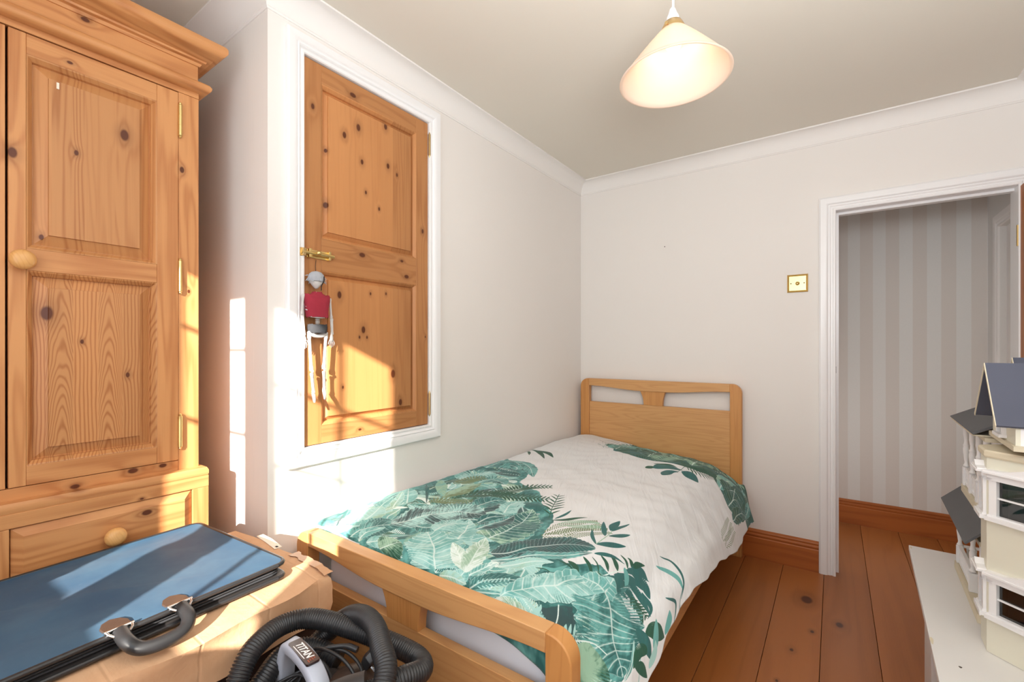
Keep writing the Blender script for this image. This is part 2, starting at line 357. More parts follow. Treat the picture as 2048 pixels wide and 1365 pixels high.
rbox(DX0-.0035, DX0+.0012, -.009, -.002, 1.035, 1.068).build('strike_plate', M['leather'], arch)
w = MB(); w.box(DX0-.02, DX0, .0005, .0995, 0, DZ+.02); w.box(DX1, DX1+.02, .0005, .0995, 0, DZ+.02); w.box(DX0, DX1, .0005, .0995, DZ, DZ+.02)
w.box(DX0, DX0+.012, .045, .08, 0, DZ); w.box(DX0+.012, DX1, .045, .08, DZ-.012, DZ)
struct('trim_%d' % (k+2), w, M['gloss'])
AC = [(0,0), (0,.008), (.003,.012), (.009,.012), (.012,.008), (.018,.010), (.024,.016), (.028,.012), (.034,.017), (.044,.020), (.062,.020), (.067,.014), (.067,0)]
struct('trim_%d' % (k+3), frame(OY0, OY1, OZ0, OZ1, [(a*.9, b) for a, b in AC], lambda u, v, t: (t+.0003, u, v)), M['gloss'], smooth=30)
# hall side door: white frame and white leaf
struct('trim_%d' % (k+4), frame(.37, .68, 0, 1.82, [(a, b*.8) for a, b in AC], lambda u, v, t: (2.1648-t, u, v), True), M['cove'], smooth=30)
d2 = struct('door_2', rbox(2.19, 2.225, .37, .68, .006, 1.82), M['cove'])
for z0, z1 in ((.12, .75), (.92, 1.70)): rbox(2.186, 2.1905, .42, .63, z0, z1).build('panel', M['cove'], d2, bevel=.004)

# raised and fielded panel on the plane given by fn(u, v, t): sunk moulding, bevel, proud field
def panel(u0, u1, v0, v1, fn, field=.03, t0=0.0):
    mb = MB(); S = [(0, t0), (.003, t0-.001), (.007, t0-.006), (.011, t0-.011), (.0125, t0-.019), (.0145, t0-.019), (.013+field, t0-.009), (.0138+field, t0-.004)]
    L = [[fn(u, v, t) for u, v in ((u0+q, v0+q), (u1-q, v0+q), (u1-q, v1-q), (u0+q, v1-q))] for q, t in S]
    return mb.loops(L, True, False, True)

# ---------------------------------------------------------------- room door, standing open against the right wall
door = bpy.data.objects.new('door_1', None); C.objects.link(door); door['kind'] = 'structure'; door.location = (2.09, -.01, 0); BASE['door_1'] = Vector(door.location)
fd = lambda u, v, t: (2.082-t, u, v)
w = MB(); w.box(2.082, 2.116, -.11, -.008, .006, 1.855); w.box(2.082, 2.116, -.64, -.535, .006, 1.855); w.build('stile', M['door'], door, bevel=.002)
w = MB()
for z0, z1 in ((.006, .20), (.82, 1.0), (1.745, 1.855)): w.box(2.0825, 2.1155, -.535, -.11, z0, z1)
w.build('rail', M['door'], door, bevel=.001)
for a, b in ((.20, .82), (1.0, 1.745)): panel(-.535, -.11, a, b, fd).build('panel', M['door'], door)
for z in (.25, 1.6): MB().lathe([(.006, 0), (.006, .09)], (2.078, -.004, z), n=10).build('hinge', M['brass'], door)

# ---------------------------------------------------------------- pine wardrobe in the alcove
FX = -.18; YR = -2.257; YL = -3.063; BK = -.745
wd = thing('wardrobe', (FX, -2.66, 0), 'honey pine wardrobe with panelled doors and moulded cornice in the alcove', 'wardrobe')
w = MB(); w.box(BK, FX-.022, YR-.02, YR, .79, 1.965); w.box(BK, FX-.022, YL, YL+.02, .79, 1.965); w.box(BK, BK+.012, YL, YR, .79, 1.965); w.box(BK, FX-.022, YL, YR, 1.945, 1.965)
w.build('carcass', M['pine_v'], wd)
rbox(FX-.022, FX, YR-.054, YR, .79, 1.935).build('face_stile', M['pine_frame'], wd, bevel=.002)
rbox(FX-.022, FX, YL, YL+.054, .79, 1.935).build('face_stile', M['pine_frame'], wd, bevel=.002)
rbox(FX-.022, FX, YL, YR, 1.9355, 1.965).build('face_rail', M['pine_h'], wd, bevel=.001)
rbox(FX-.021, FX-.0005, YL+.0545, YR-.0545, .79, .8225).build('face_rail', M['pine_h'], wd, bevel=.001)
def wrap(prof, y0, y1, x):   # moulding round front and both ends
    L = []
    for y, px, s in ((y0, BK, -1), (y0, x, -1), (y1, x, 1), (y1, BK, 1)):
        L.append([(px+(d if px == x else 0), y+s*d, z) for d, z in prof])
    return MB().loops(L, True, True, True)
wrap([(-.02,1.952), (.012,1.952), (.020,1.956), (.026,1.964), (.027,1.972), (.022,1.980), (.012,1.986), (.0,1.992), (-.02,1.992)], YL, YR, FX).build('bead_moulding', M['pine_h'], wd, smooth=40)
wrap([(-.02,1.9925), (-.002,1.9925), (-.002,2.066), (-.02,2.066)], YL, YR, FX).build('frieze', M['pine_h'], wd)
wrap([(-.02,2.036), (.002,2.036), (.006,2.044), (.014,2.047), (.016,2.052), (.028,2.056), (.036,2.066), (.044,2.069), (.054,2.075), (.060,2.084), (.060,2.097), (.055,2.105), (-.02,2.105)], YL, YR, FX).build('cornice', M['pine_h'], wd, smooth=40)
rbox(BK, FX, YL, YR, 2.085, 2.1045).build('top_board', M['pine_h'], wd)
BX = FX+.036
rbox(BK, BX-.022, YR-.006, YR+.014, 0, .772).build('base_side', M['pine_v'], wd); rbox(BK, BX-.022, YL-.014, YL+.006, 0, .772).build('base_side', M['pine_v'], wd)
wrap([(-.05,.770), (-.002,.770), (.0,.776), (.0,.786), (-.004,.794), (-.05,.794)], YL-.012, YR+.014, BX).build('base_ledge', M['pine_h'], wd, smooth=40)
w = MB(); w.box(BX-.022, BX, YL-.014, YR+.014, .735, .7698); w.box(BX-.022, BX, YL-.014, YR+.014, 0, .10); w.box(BX-.022, BX, YL-.014, YR+.014, .425, .452)
w.build('base_rail', M['pine_h'], wd, bevel=.0015)
rbox(BX-.022, BX, YR-.030, YR+.014, .10, .735).build('base_stile', M['pine_frame'], wd, bevel=.002)
rbox(BX-.022, BX, YL-.014, YL+.03, .10, .735).build('base_stile', M['pine_frame'], wd, bevel=.002)
rbox(BX-.022, BX, -2.682, -2.660, .10, .735).build('base_stile', M['pine_frame'], wd, bevel=.002)
def knob(y, z, x, parent, r=.0235):
    MB().lathe([(.008,-.002), (.0095,.006), (.011,.010), (.018,.014), (r,.020), (r*1.02,.026), (r*.93,.033), (r*.7,.038), (r*.35,.0405), (.001,.041)], (x, y, z), (1,0,0), 26).build('knob', M['knob'], parent, smooth=60)
for (a, b) in ((-2.658, -2.289), (-3.031, -2.684)):
    for z0, z1 in ((.455, .733), (.102, .423)):
        mb = MB(); L = [[(BX+t, y, z) for y, z in ((a+q, z0+q), (b-q, z0+q), (b-q, z1-q), (a+q, z1-q))] for q, t in ((0,-.02), (0,-.006), (.002,-.005), (.020,.006), (.0215,.006))]
        dr = mb.loops(L, True, True, True).build('drawer', M['pine_h'], wd); knob((a+b)/2, (z0+z1)/2+.068, BX+.005, dr)
fw = lambda u, v, t: (FX+t, u, v)
for (a, b, hy, ky) in ((-2.658, -2.3115, -2.3085, -2.637), (-3.0085, -2.6625, -3.0115, -2.684)):
    mb = MB(); e = FX+.001
    q0, q1 = (a+.030 if a > -2.9 else a+.053), (b-.053 if a > -2.9 else b-.030)
    mb.box(FX-.02, e, a, q0, .824, 1.932, 0); mb.box(FX-.02, e, q1, b, .824, 1.932, 0)
    for z0, z1 in ((.824,.872), (1.352,1.406), (1.882,1.932)): mb.box(FX-.02, e-.0003, q0, q1, z0, z1, 1)
    dd = mb.build('door', [M['pine_frame'], M['pine_h']], wd, bevel=.0015)
    panel(q0, q1, .872, 1.352, fw, .026, .0005).build('panel', M['pine_c'], dd); panel(q0, q1, 1.406, 1.882, fw, .026, .0005).build('panel', M['pine_v'], dd)
    if a > -2.9: knob(ky, 1.374, FX+.001, dd)
    for zc in (1.848, 1.378, .910):
        MB().lathe([(.002,-.054), (.004,-.051), (.0035,-.048), (.0055,-.046), (.0055,-.016), (.005,-.0155), (.0055,-.015), (.0055,.015), (.005,.0155), (.0055,.016), (.0055,.046), (.0035,.048), (.004,.051), (.002,.054)], (FX+.006, hy, zc), n=12).build('hinge', M['brass'], dd, smooth=40)

rbox(FX-.0035, FX-.0008, -2.5745, -2.5695, 1.822, 1.838).build('paint_chip', M['paper'], wd)
# ---------------------------------------------------------------- pine door of the cupboard in the left wall
cp = thing('cupboard_door', (-.02, -1.737, .834), 'orange pine two-panel cupboard door with dark knots in a white wall frame', 'cupboard door')
a, b, z0, z1 = -2.018, -1.456, .835, 2.131; s0, s1 = -1.955, -1.522; X0 = .001
rbox(X0-.03, X0, a, s0, z0, z1).build('stile', M['cpine_s'], cp, bevel=.0015); rbox(X0-.03, X0, s1, b, z0, z1).build('stile', M['cpine_s'], cp, bevel=.0015)
for r0, r1 in ((z0, .897), (1.427, 1.537), (2.067, z1)): rbox(X0-.03, X0-.0003, s0, s1, r0, r1).build('rail', M['cpine_h'], cp, bevel=.001)
rbox(X0-.040, X0-.0305, a+.0005, b-.0005, z0+.0005, z1-.0005).build('light_stop_board', M['cpine_v'], cp)  # added unseen board, stops outside light leaking round the panels
fc = lambda u, v, t: (X0+t, u, v)
panel(s0, s1, .897, 1.427, fc, .014, 0).build('panel', M['cpine_v'], cp); panel(s0, s1, 1.537, 2.067, fc, .014, 0).build('panel', M['cpine_v'], cp)
for zc in (2.039, .922):
    MB().lathe([(.0008,-.056), (.0045,-.046), (.0045,-.0455), (.0055,-.045), (.0055,.045), (.0045,.0455), (.0045,.046), (.0008,.056)], (.008, -1.4525, zc), n=12).build('hinge', M['brass2'], cp, smooth=40)
bolt = MB(); zb = 1.478
bolt.box(.001, .0045, -2.010, -1.926, zb-.014, zb+.014)
for y0, y1 in ((-2.008,-1.998), (-1.936,-1.928)): bolt.box(.001, .017, y0, y1, zb-.015, zb+.015)
bolt.build('bolt_plate', M['brass'], cp, bevel=.0012)
kp = MB(); kp.box(.008, .0115, -2.041, -2.017, zb-.014, zb+.014); kp.box(.010, .0185, -2.032, -2.020, zb-.013, zb+.013); kp.build('bolt_keep', M['brass2'], cp, bevel=.0012)
br = MB().lathe([(.0065, 0), (.0065, .118)], (.0125, -2.034, zb), (0,1,0), 14); bb = br.build('bolt_bar', M['brass'], cp, smooth=50)
MB().lathe([(.003,-.002), (.004,.006), (.008,.010), (.0085,.014), (.006,.019), (.001,.021)], (.018, -1.983, zb), (1,0,0), 16).build('bolt_knob', M['brass'], bb, smooth=60)

# ---------------------------------------------------------------- light switch, nail
sw = thing('light_switch', (1.275, -.0, 1.506), 'square brass light switch plate on the wall left of the doorway', 'switch')
mb = MB(); L = [[(x, -t, z) for x, z in ((1.228+q, 1.459+q), (1.322-q, 1.459+q), (1.322-q, 1.553-q), (1.228+q, 1.553-q))] for q, t in ((0,.0002), (0,.005), (.002,.007), (.004,.0055), (.006,.007), (.008,.0055), (.009,.0045))]
mb.loops(L, True, True, True).build('plate', M['brass'], sw)
for dx in (-.030, .030): MB().lathe([(.0035,0), (.0035,.0012), (.002,.0016)], (1.275+dx, -.0045, 1.506), (0,-1,0), 12).build('screw', M['leather'], sw)
t = MB().lathe([(.010,0), (.010,.002), (.006,.005), (.0045,.007), (.0042,.012), (.0062,.017), (.0066,.020), (.004,.023)], (1.275, -.004, 1.506), (0,-1,-.25), 16); t.build('toggle', M['brass'], sw, smooth=50)
nl = MB().lathe([(.0012,-.004), (.0012,.006), (.003,.006), (.003,.0075)], (.578, 0, 1.79), (0,-1,0), 10).build('nail', M['leather']); tag(nl, 'tiny dark nail head alone in the bare wall above the bed', 'nail')

# ---------------------------------------------------------------- pendant lamp
def shade_mat():
    m = NT('opal_shade_glass', .25, .5); m.b.inputs['Transmission Weight'].default_value = 0
    t = m.t; tl = t.nodes.new('ShaderNodeBsdfTranslucent'); tl.inputs[0].default_value = srgb(255, 236, 218)
    m.b.inputs['Base Color'].default_value = srgb(240, 226, 214)
    mx = t.nodes.new('ShaderNodeMixShader'); mx.inputs[0].default_value = .45
    t.links.new(m.b.outputs[0], mx.inputs[1]); t.links.new(tl.outputs[0], mx.inputs[2]); t.links.new(mx.outputs[0], t.nodes['Material Output'].inputs[0]); return m.mat
def emit(name, c, s):
    m = NT(name); m.b.inputs['Emission Color'].default_value = c; m.b.inputs['Emission Strength'].default_value = s; m.b.inputs['Base Color'].default_value = c; return m.mat
M['shade'] = shade_mat(); M['bulb'] = emit('lit_bulb', srgb(255, 228, 188), 1.6)
lx, ly, lz = 1.058, -1.523, 2.085
pl = thing('pendant_lamp', (lx, ly, CEIL), 'lit white conical glass pendant lamp hanging on a white cord', 'lamp')
MB().lathe([(.045,0), (.045,-.008), (.03,-.022), (.012,-.028)], (lx, ly, CEIL), n=28).build('ceiling_rose', M['flex'], pl, smooth=40)
MB().tube([(lx, ly, CEIL-.02), (lx+.001, ly, 2.2), (lx, ly, lz+.035)], .0035, 8).build('cord', M['flex'], pl, smooth=60)
ax = Vector((-.03, .01, 1)).normalized()
MB().lathe([(.004,.05), (.008,.045), (.012,.032), (.0165,.022), (.018,.008), (.018,-.03)], (lx, ly, lz), ax, 20).build('lamp_holder', M['flex'], pl, smooth=50)
g = MB().lathe([(.0185,.010), (.024,.006), (.031,-.008), (.034,-.016), (.034,-.024)], (lx, ly, lz), ax, 28, cap0=False, cap1=False)
g.lathe([(.0335,-.024), (.030,-.014), (.023,.004), (.0185,.008)], (lx, ly, lz), ax, 28, cap0=False, cap1=False)
gal = g.build('shade_gallery', M['brass2'], pl, smooth=50)
for q in (.4, 2.5, 4.6):
    e = Vector((math.cos(q), math.sin(q), 0)); MB().lathe([(.0022,0), (.0022,.010), (.005,.010), (.005,.014)], Vector((lx, ly, lz-.018))+e*.033, e, 10).build('thumb_screw', M['brass2'], gal)
so, si = [], []
for i in range(15):
    t = i/14; r = .030+.120*(t**.93); h = -.014-.141*t
    so.append((r, h)); si.append((r-.004, h-.002))
MB().lathe(so+[(.1525,-.156), (.1505,-.158)]+si[::-1], (lx, ly, lz), ax, 64, cap0=False, cap1=False).build('shade', M['shade'], pl, smooth=60)
bo = Vector((lx, ly, lz))
MB().lathe([(.012,-.024), (.013,-.032), (.019,-.042), (.0225,-.054), (.0215,-.064), (.015,-.073), (.001,-.077)], bo, ax, 24).build('bulb', M['bulb'], pl, smooth=60)
bl = lamp('bulb_light', 'POINT', bo-ax*.092, .55, (1.0, .86, .66), shadow_soft_size=.012); 
# ---- duvet surface: s across the bed (0 wall .. 1.30 right hem, metres), t along it (0 headboard .. 2.04 foot hem)
DS, DT = 1.30, 2.04
def duvet_pt(s, t):
    s = np.asarray(s, float); t = np.asarray(t, float)
    y = np.where(t < 1.90, -.072-t, -1.972-.045*np.sin(np.clip((t-1.90)/.14, 0, 1)*1.5))
    yy = -t-.072
    fd = np.clip((t-1.90)/.14, 0, 1)**1.6*.085
    head = np.exp(-(t/.22)**2)
    zt = .598-.018*head-.012*np.exp(-((t-.75)/.25)**2)
    zh = np.interp(-yy, [.07,.26,.72,1.03,1.15,1.39,1.6,1.8,2.0,2.2], [.37,.285,.30,.36,.375,.42,.408,.39,.37,.36])
    xh = np.interp(-yy, [.07,.26,.72,1.03,1.39,1.8,2.1], [1.03,1.10,1.095,1.085,1.08,1.08,1.07])
    hs = head*.048
    K = [(.0, .026, zt-.07), (.06, .034, zt-.01), (.10, .075, zt+.004), (.35, .33, zt+.006-hs*.5), (.62, .60, zt-hs), (.86, .835, zt-.016-hs*1.2), (.97, .930, zt-.052-hs*1.3), (1.06, .995, zt-.115-hs), (1.17, .5*xh+.5*1.025, .5*(zt-.14-hs*.8)+.5*zh+.02), (1.30, xh, zh)]
    def herm(vals):
        out = np.zeros_like(s+t)
        n = len(K)
        xs = [k[0] for k in K]
        m = [ (vals[min(i+1,n-1)]-vals[max(i-1,0)])/(xs[min(i+1,n-1)]-xs[max(i-1,0)]) for i in range(n)]
        for i in range(n-1):
            h = xs[i+1]-xs[i]; q = (s-xs[i])/h; sel = (s >= xs[i]) & ((s < xs[i+1]) | (i == n-2))
            v = (2*q**3-3*q**2+1)*vals[i]+(q**3-2*q**2+q)*h*m[i]+(-2*q**3+3*q**2)*vals[i+1]+(q**3-q**2)*h*m[i+1]
            out = np.where(sel, v, out)
        return out
    one = np.ones_like(s+t)
    x = herm([k[1]*one for k in K]); z = herm([k[2]*one for k in K])
    side = np.clip((s-.95)/.3, 0, 1)
    wr = .0035*np.sin(9*t+6*s+1.5*np.sin(5*s+2*t))+.0022*np.sin(23*t-15*s+2*np.sin(7*t))+.0016*np.sin(41*s+19*t+2*np.sin(9*s-6*t))+.0011*np.sin(60*t+25*s+3*np.sin(13*s))
    ridge = .006*np.exp(-((s-1.02-.05*np.sin(2.3*t))/.03)**2)
    z = z+wr*np.clip(s/.1, 0, 1)*(1-.4*side)-fd*np.where(s > .9, 1+side*.6, 1-.35*np.clip((.9-s)/.5, 0, 1))
    x = x+side*(0.005*np.sin(11*t+1.0)+.0022*np.sin(39*t+.6*np.sin(8*t)))+ridge
    y = y*one+side*.02*np.sin(6*t)*0
    return x, y, z
PRINT = [
('m',[(0.065,1.962),(0.078,1.802),(0.07,1.655),(0.078,1.387),(0.088,1.101),(0.088,0.879),(0.333,1.054),(0.381,1.204),(0.524,1.277),(0.601,1.384),(0.661,1.417),(0.704,1.489),(0.731,1.597),(0.764,1.662),(0.827,1.68),(0.864,1.69),(0.939,1.609),(1.004,1.627),(1.077,1.647),(1.147,1.737),(1.177,1.827),(1.16,1.85),(0.977,2.005),(0.829,1.997),(0.669,1.992),(0.478,1.982),(0.253,1.975)],'D','T'),
('l',[(0.125,1.106),(0.103,0.986),(0.133,0.886)],0.0467,'T','D',6,'o',0.5,'W'),
('l',[(0.123,0.894),(0.248,0.944),(0.381,1.101)],0.0381,'T','D',10,'o',0.7,'W'),
('f',[(0.143,1.104),(0.213,1.071),(0.341,1.119)],0.0476,15,'D',0.16,0.4,0.3),
('l',[(0.155,1.327),(0.165,1.229),(0.278,1.234)],0.0762,'A','T',10,'o',0.5,'W'),
('l',[(0.253,1.324),(0.268,1.244),(0.358,1.274)],0.0588,'T','D',8,'o',0.5,'W'),
('f',[(0.19,1.407),(0.198,1.312),(0.233,1.244)],0.0495,14,'O',0.2,0.5,0.3),
('l',[(0.163,1.509),(0.14,1.372),(0.138,1.307)],0.0233,'F','D',6,'o',0.5,'W'),
('f',[(0.383,1.464),(0.413,1.382),(0.436,1.244),(0.524,1.181)],0.0518,21,'F',0.2,0.7,0.3),
('f',[(0.286,1.539),(0.348,1.452),(0.456,1.387),(0.594,1.324)],0.0568,24,'F',0.2,0.6,0.3),
('f',[(0.268,1.629),(0.293,1.572),(0.406,1.522)],0.0389,18,'O',0.2,0.6,0.3),
('l',[(0.271,1.549),(0.273,1.459),(0.268,1.322)],0.0387,'G','O',0,'o',0.5,'W'),
('l',[(0.095,1.377),(0.183,1.464),(0.261,1.537)],0.0233,'G','T',0,'o',0.5,'W'),
('l',[(0.09,1.454),(0.195,1.554),(0.268,1.629)],0.0054,'D','K',0,'o',0.5,'W'),
('l',[(0.215,1.672),(0.16,1.617),(0.078,1.537)],0.0362,'A','T',8,'o',0.2,'W'),
('l',[(0.203,1.725),(0.153,1.657),(0.11,1.597)],0.0212,'G','A',5,'o',0.5,'W'),
('l',[(0.198,1.79),(0.145,1.72),(0.108,1.642)],0.0227,'A','T',8,'o',0.5,'W'),
('l',[(0.215,1.87),(0.198,1.805),(0.155,1.735)],0.0378,'A','G',8,'o',0.5,'W'),
('l',[(0.175,1.972),(0.175,1.895),(0.125,1.822)],0.035,'T','A',6,'o',0.5,'W'),
('l',[(0.168,1.972),(0.155,1.912),(0.105,1.852)],0.0031,'K','K',0,'o',0.5,'W'),
('l',[(0.25,1.955),(0.286,1.86),(0.341,1.802)],0.0757,'T','D',10,'o',0.5,'W'),
('l',[(0.288,1.952),(0.298,1.895),(0.316,1.852)],0.0246,'A','T',7,'o',0.5,'W'),
('l',[(0.1,1.985),(0.175,1.957),(0.24,1.887)],0.0223,'A','T',8,'o',0.5,'W'),
('l',[(0.323,1.96),(0.383,1.932),(0.453,1.93)],0.0406,'A','T',9,'o',0.5,'W'),
('l',[(0.391,1.977),(0.423,1.937),(0.446,1.902)],0.0709,'G','F',8,'o',0.5,'W'),
('l',[(0.483,1.579),(0.441,1.514),(0.408,1.442)],0.0536,'D','K',6,'o',0.4,'W'),
('l',[(0.428,1.562),(0.441,1.469),(0.478,1.434)],0.043,'T','D',6,'o',0.5,'W'),
('l',[(0.536,1.529),(0.511,1.454),(0.526,1.392)],0.0289,'T','A',6,'o',0.5,'W'),
('l',[(0.306,1.82),(0.331,1.752),(0.363,1.687),(0.406,1.609),(0.513,1.594)],0.0896,'A','K',22,'o',0.35,'W'),
('l',[(0.604,1.95),(0.551,1.875),(0.423,1.782)],0.0842,'A','T',12,'h',0.4,'W'),
('l',[(0.561,1.79),(0.516,1.702),(0.476,1.64)],0.0378,'T','A',9,'h',0.4,'W'),
('l',[(0.376,1.78),(0.426,1.77),(0.468,1.757)],0.0338,'T','D',6,'o',0.5,'W'),
('l',[(0.456,1.78),(0.458,1.707),(0.498,1.667)],0.0464,'A','T',8,'o',0.5,'W'),
('l',[(0.621,1.72),(0.634,1.635),(0.616,1.517),(0.594,1.439)],0.0699,'G','D',14,'h',0.3,'W'),
('l',[(0.541,1.685),(0.564,1.609),(0.574,1.522)],0.0412,'T','K',8,'o',0.5,'W'),
('l',[(0.513,1.642),(0.521,1.592),(0.556,1.544)],0.0222,'D','D',4,'o',0.5,'W'),
('f',[(0.671,1.457),(0.631,1.354),(0.599,1.259)],0.0514,7,'F',0.13,1.0,0.3),
('l',[(0.691,1.452),(0.706,1.404),(0.706,1.362)],0.0052,'D','D',0,'b',0.5,'W'),
('l',[(0.691,1.469),(0.734,1.432),(0.774,1.374)],0.0086,'F','F',0,'b',0.5,'W'),
('d',[(0.724,1.584),(0.769,1.507),(0.827,1.394)],0.0397,26,'O'),
('d',[(0.729,1.612),(0.799,1.529),(0.874,1.417)],0.0292,28,'O'),
('d',[(0.724,1.502),(0.774,1.459),(0.834,1.409)],0.0326,22,'G'),
('l',[(0.887,1.539),(0.857,1.504),(0.832,1.454)],0.0058,'D','D',0,'b',0.5,'W'),
('l',[(0.882,1.464),(0.857,1.419),(0.832,1.367)],0.0086,'D','D',0,'b',0.5,'W'),
('l',[(0.877,1.409),(0.869,1.367),(0.867,1.309)],0.0129,'D','D',0,'b',0.5,'W'),
('l',[(0.882,1.407),(0.889,1.354),(0.899,1.297)],0.0071,'D','D',0,'b',0.5,'W'),
('l',[(0.892,1.454),(0.912,1.417),(0.934,1.369)],0.0101,'D','D',0,'b',0.5,'W'),
('l',[(0.887,1.539),(0.914,1.502),(0.952,1.444)],0.0112,'D','D',0,'b',0.5,'W'),
('s',[(0.887,1.539),(0.889,1.474),(0.882,1.407)],0.0025,'G'),
('l',[(0.689,1.795),(0.736,1.737),(0.779,1.655),(0.827,1.599),(0.899,1.564)],0.0488,'K','D',26,'p',0.25,'W'),
('l',[(0.711,1.825),(0.754,1.762),(0.817,1.697),(0.902,1.589)],0.0191,'T','K',14,'o',0.3,'W'),
('l',[(0.686,1.905),(0.629,1.857),(0.566,1.817)],0.0229,'W','G',10,'o',0.6,'W'),
('l',[(0.691,1.91),(0.664,1.837),(0.611,1.722)],0.0326,'G','W',11,'o',0.6,'W'),
('l',[(0.706,1.915),(0.719,1.855),(0.729,1.817)],0.0164,'W','T',8,'o',0.5,'W'),
('l',[(0.741,1.835),(0.784,1.765),(0.844,1.717)],0.018,'A','G',18,'o',0.7,'W'),
('l',[(0.624,1.967),(0.664,1.95),(0.709,1.947)],0.0244,'A','G',9,'o',0.5,'W'),
('l',[(0.724,1.957),(0.782,1.875),(0.849,1.83)],0.0325,'D','T',12,'o',0.5,'W'),
('d',[(0.731,1.947),(0.779,1.907),(0.809,1.862)],0.0219,9,'A'),
('l',[(0.726,1.965),(0.784,1.947),(0.837,1.922)],0.0104,'T','D',8,'o',0.5,'W'),
('s',[(0.944,1.69),(0.969,1.627),(1.004,1.494)],0.003,'W'),
('l',[(0.849,1.697),(0.877,1.692),(0.902,1.7)],0.0032,'F','F',0,'b',0.5,'W'),
('l',[(0.867,1.675),(0.892,1.68),(0.914,1.7)],0.0095,'F','F',0,'b',0.5,'W'),
('l',[(0.889,1.624),(0.919,1.64),(0.944,1.67)],0.006,'F','F',0,'b',0.5,'W'),
('l',[(0.909,1.604),(0.932,1.614),(0.954,1.645)],0.002,'F','F',0,'b',0.5,'W'),
('l',[(0.924,1.574),(0.947,1.582),(0.967,1.612)],0.0057,'F','F',0,'b',0.5,'W'),
('l',[(0.942,1.542),(0.962,1.549),(0.982,1.579)],0.0071,'F','F',0,'b',0.5,'W'),
('l',[(0.959,1.502),(0.979,1.507),(0.994,1.529)],0.0041,'F','F',0,'b',0.5,'W'),
('l',[(0.977,1.487),(0.989,1.489),(0.997,1.509)],0.0056,'F','F',0,'b',0.5,'W'),
('l',[(0.817,1.767),(0.844,1.757),(0.869,1.762)],0.0016,'F','F',0,'b',0.5,'W'),
('l',[(0.959,1.655),(1.002,1.627),(1.045,1.612)],0.0151,'D','D',0,'b',0.5,'W'),
('l',[(0.972,1.632),(1.032,1.589),(1.102,1.597)],0.0145,'D','D',0,'b',0.5,'W'),
('l',[(0.982,1.607),(1.027,1.537),(1.08,1.514)],0.0109,'D','D',0,'b',0.5,'W'),
('l',[(0.984,1.587),(1.055,1.552),(1.147,1.594)],0.0142,'D','D',0,'b',0.5,'W'),
('l',[(0.992,1.552),(1.024,1.489),(1.062,1.469)],0.0092,'D','D',0,'b',0.5,'W'),
('l',[(0.994,1.529),(1.045,1.499),(1.105,1.534)],0.0198,'D','D',0,'b',0.5,'W'),
('l',[(0.999,1.512),(1.027,1.472),(1.055,1.469)],0.0116,'D','D',0,'b',0.5,'W'),
('l',[(1.002,1.502),(1.007,1.469),(1.022,1.442)],0.0082,'F','F',0,'b',0.5,'W'),
('l',[(0.907,1.587),(0.949,1.537),(0.982,1.524)],0.0065,'D','D',0,'b',0.5,'W'),
('l',[(0.987,1.537),(1.009,1.564),(1.027,1.599)],0.009,'T','T',0,'b',0.5,'W'),
('f',[(1.034,1.592),(1.097,1.602),(1.137,1.612)],0.0312,6,'F',0.3,0.8,0.3),
('l',[(1.047,1.584),(1.105,1.617),(1.135,1.655)],0.0111,'F','F',0,'b',0.5,'W'),
('l',[(1.065,1.534),(1.13,1.564),(1.14,1.609)],0.009,'D','D',0,'b',0.5,'W'),
('l',[(0.942,1.705),(0.904,1.79),(0.864,1.837),(0.814,1.94)],0.052,'A','T',9,'h',-0.3,'W'),
('l',[(0.904,1.79),(0.914,1.74),(0.934,1.692)],0.0188,'A','T',4,'o',0.5,'W'),
('m',[(0.909,1.887),(0.954,1.817),(1.007,1.86),(0.967,1.927)],'K','D'),
('l',[(0.909,1.94),(0.914,1.895),(0.909,1.877)],0.0069,'A','A',0,'b',0.5,'W'),
('s',[(0.937,1.84),(0.952,1.87),(0.964,1.907)],0.0025,'W'),
('l',[(0.994,1.897),(0.979,1.877),(0.974,1.867)],0.0055,'A','A',0,'b',0.5,'W'),
('l',[(0.999,1.885),(0.987,1.865),(0.982,1.855)],0.0045,'A','A',0,'b',0.5,'W'),
('l',[(1.007,1.872),(0.994,1.852),(0.989,1.845)],0.003,'A','A',0,'b',0.5,'W'),
('l',[(0.992,1.685),(1.027,1.7),(1.085,1.77),(1.17,1.822)],0.1176,'T','D',10,'h',0.35,'W'),
('l',[(0.992,1.685),(0.989,1.66),(0.987,1.617)],0.027,'A','T',4,'h',0.3,'W'),
('l',[(0.987,1.685),(0.962,1.682),(0.924,1.695)],0.0369,'A','T',5,'h',0.3,'W'),
('l',[(1.082,1.977),(1.077,1.902),(1.037,1.84)],0.0784,'G','F',0,'h',0.5,'W'),
('s',[(1.007,1.9),(1.022,1.862),(1.05,1.827),(1.09,1.817)],0.003,'W'),
('l',[(1.185,1.825),(1.167,1.762),(1.137,1.712)],0.0086,'D','T',5,'o',0.5,'W'),
('s',[(1.162,1.69),(1.205,1.74),(1.24,1.777)],0.003,'T'),
('l',[(1.155,1.657),(1.192,1.619),(1.287,1.584)],0.0325,'F','F',0,'b',0.5,'W'),
('l',[(1.12,1.672),(1.155,1.68),(1.252,1.692)],0.0235,'D','D',0,'b',0.5,'W'),
('l',[(1.217,1.697),(1.18,1.72),(1.185,1.775)],0.0228,'F','F',0,'b',0.5,'W'),
('l',[(1.185,1.765),(1.23,1.745),(1.285,1.735)],0.016,'F','F',0,'b',0.5,'W'),
('l',[(1.25,1.665),(1.212,1.624),(1.175,1.579)],0.0216,'T','T',0,'b',0.5,'W'),
('l',[(1.287,1.574),(1.27,1.534),(1.222,1.504)],0.0208,'T','T',0,'b',0.5,'W'),
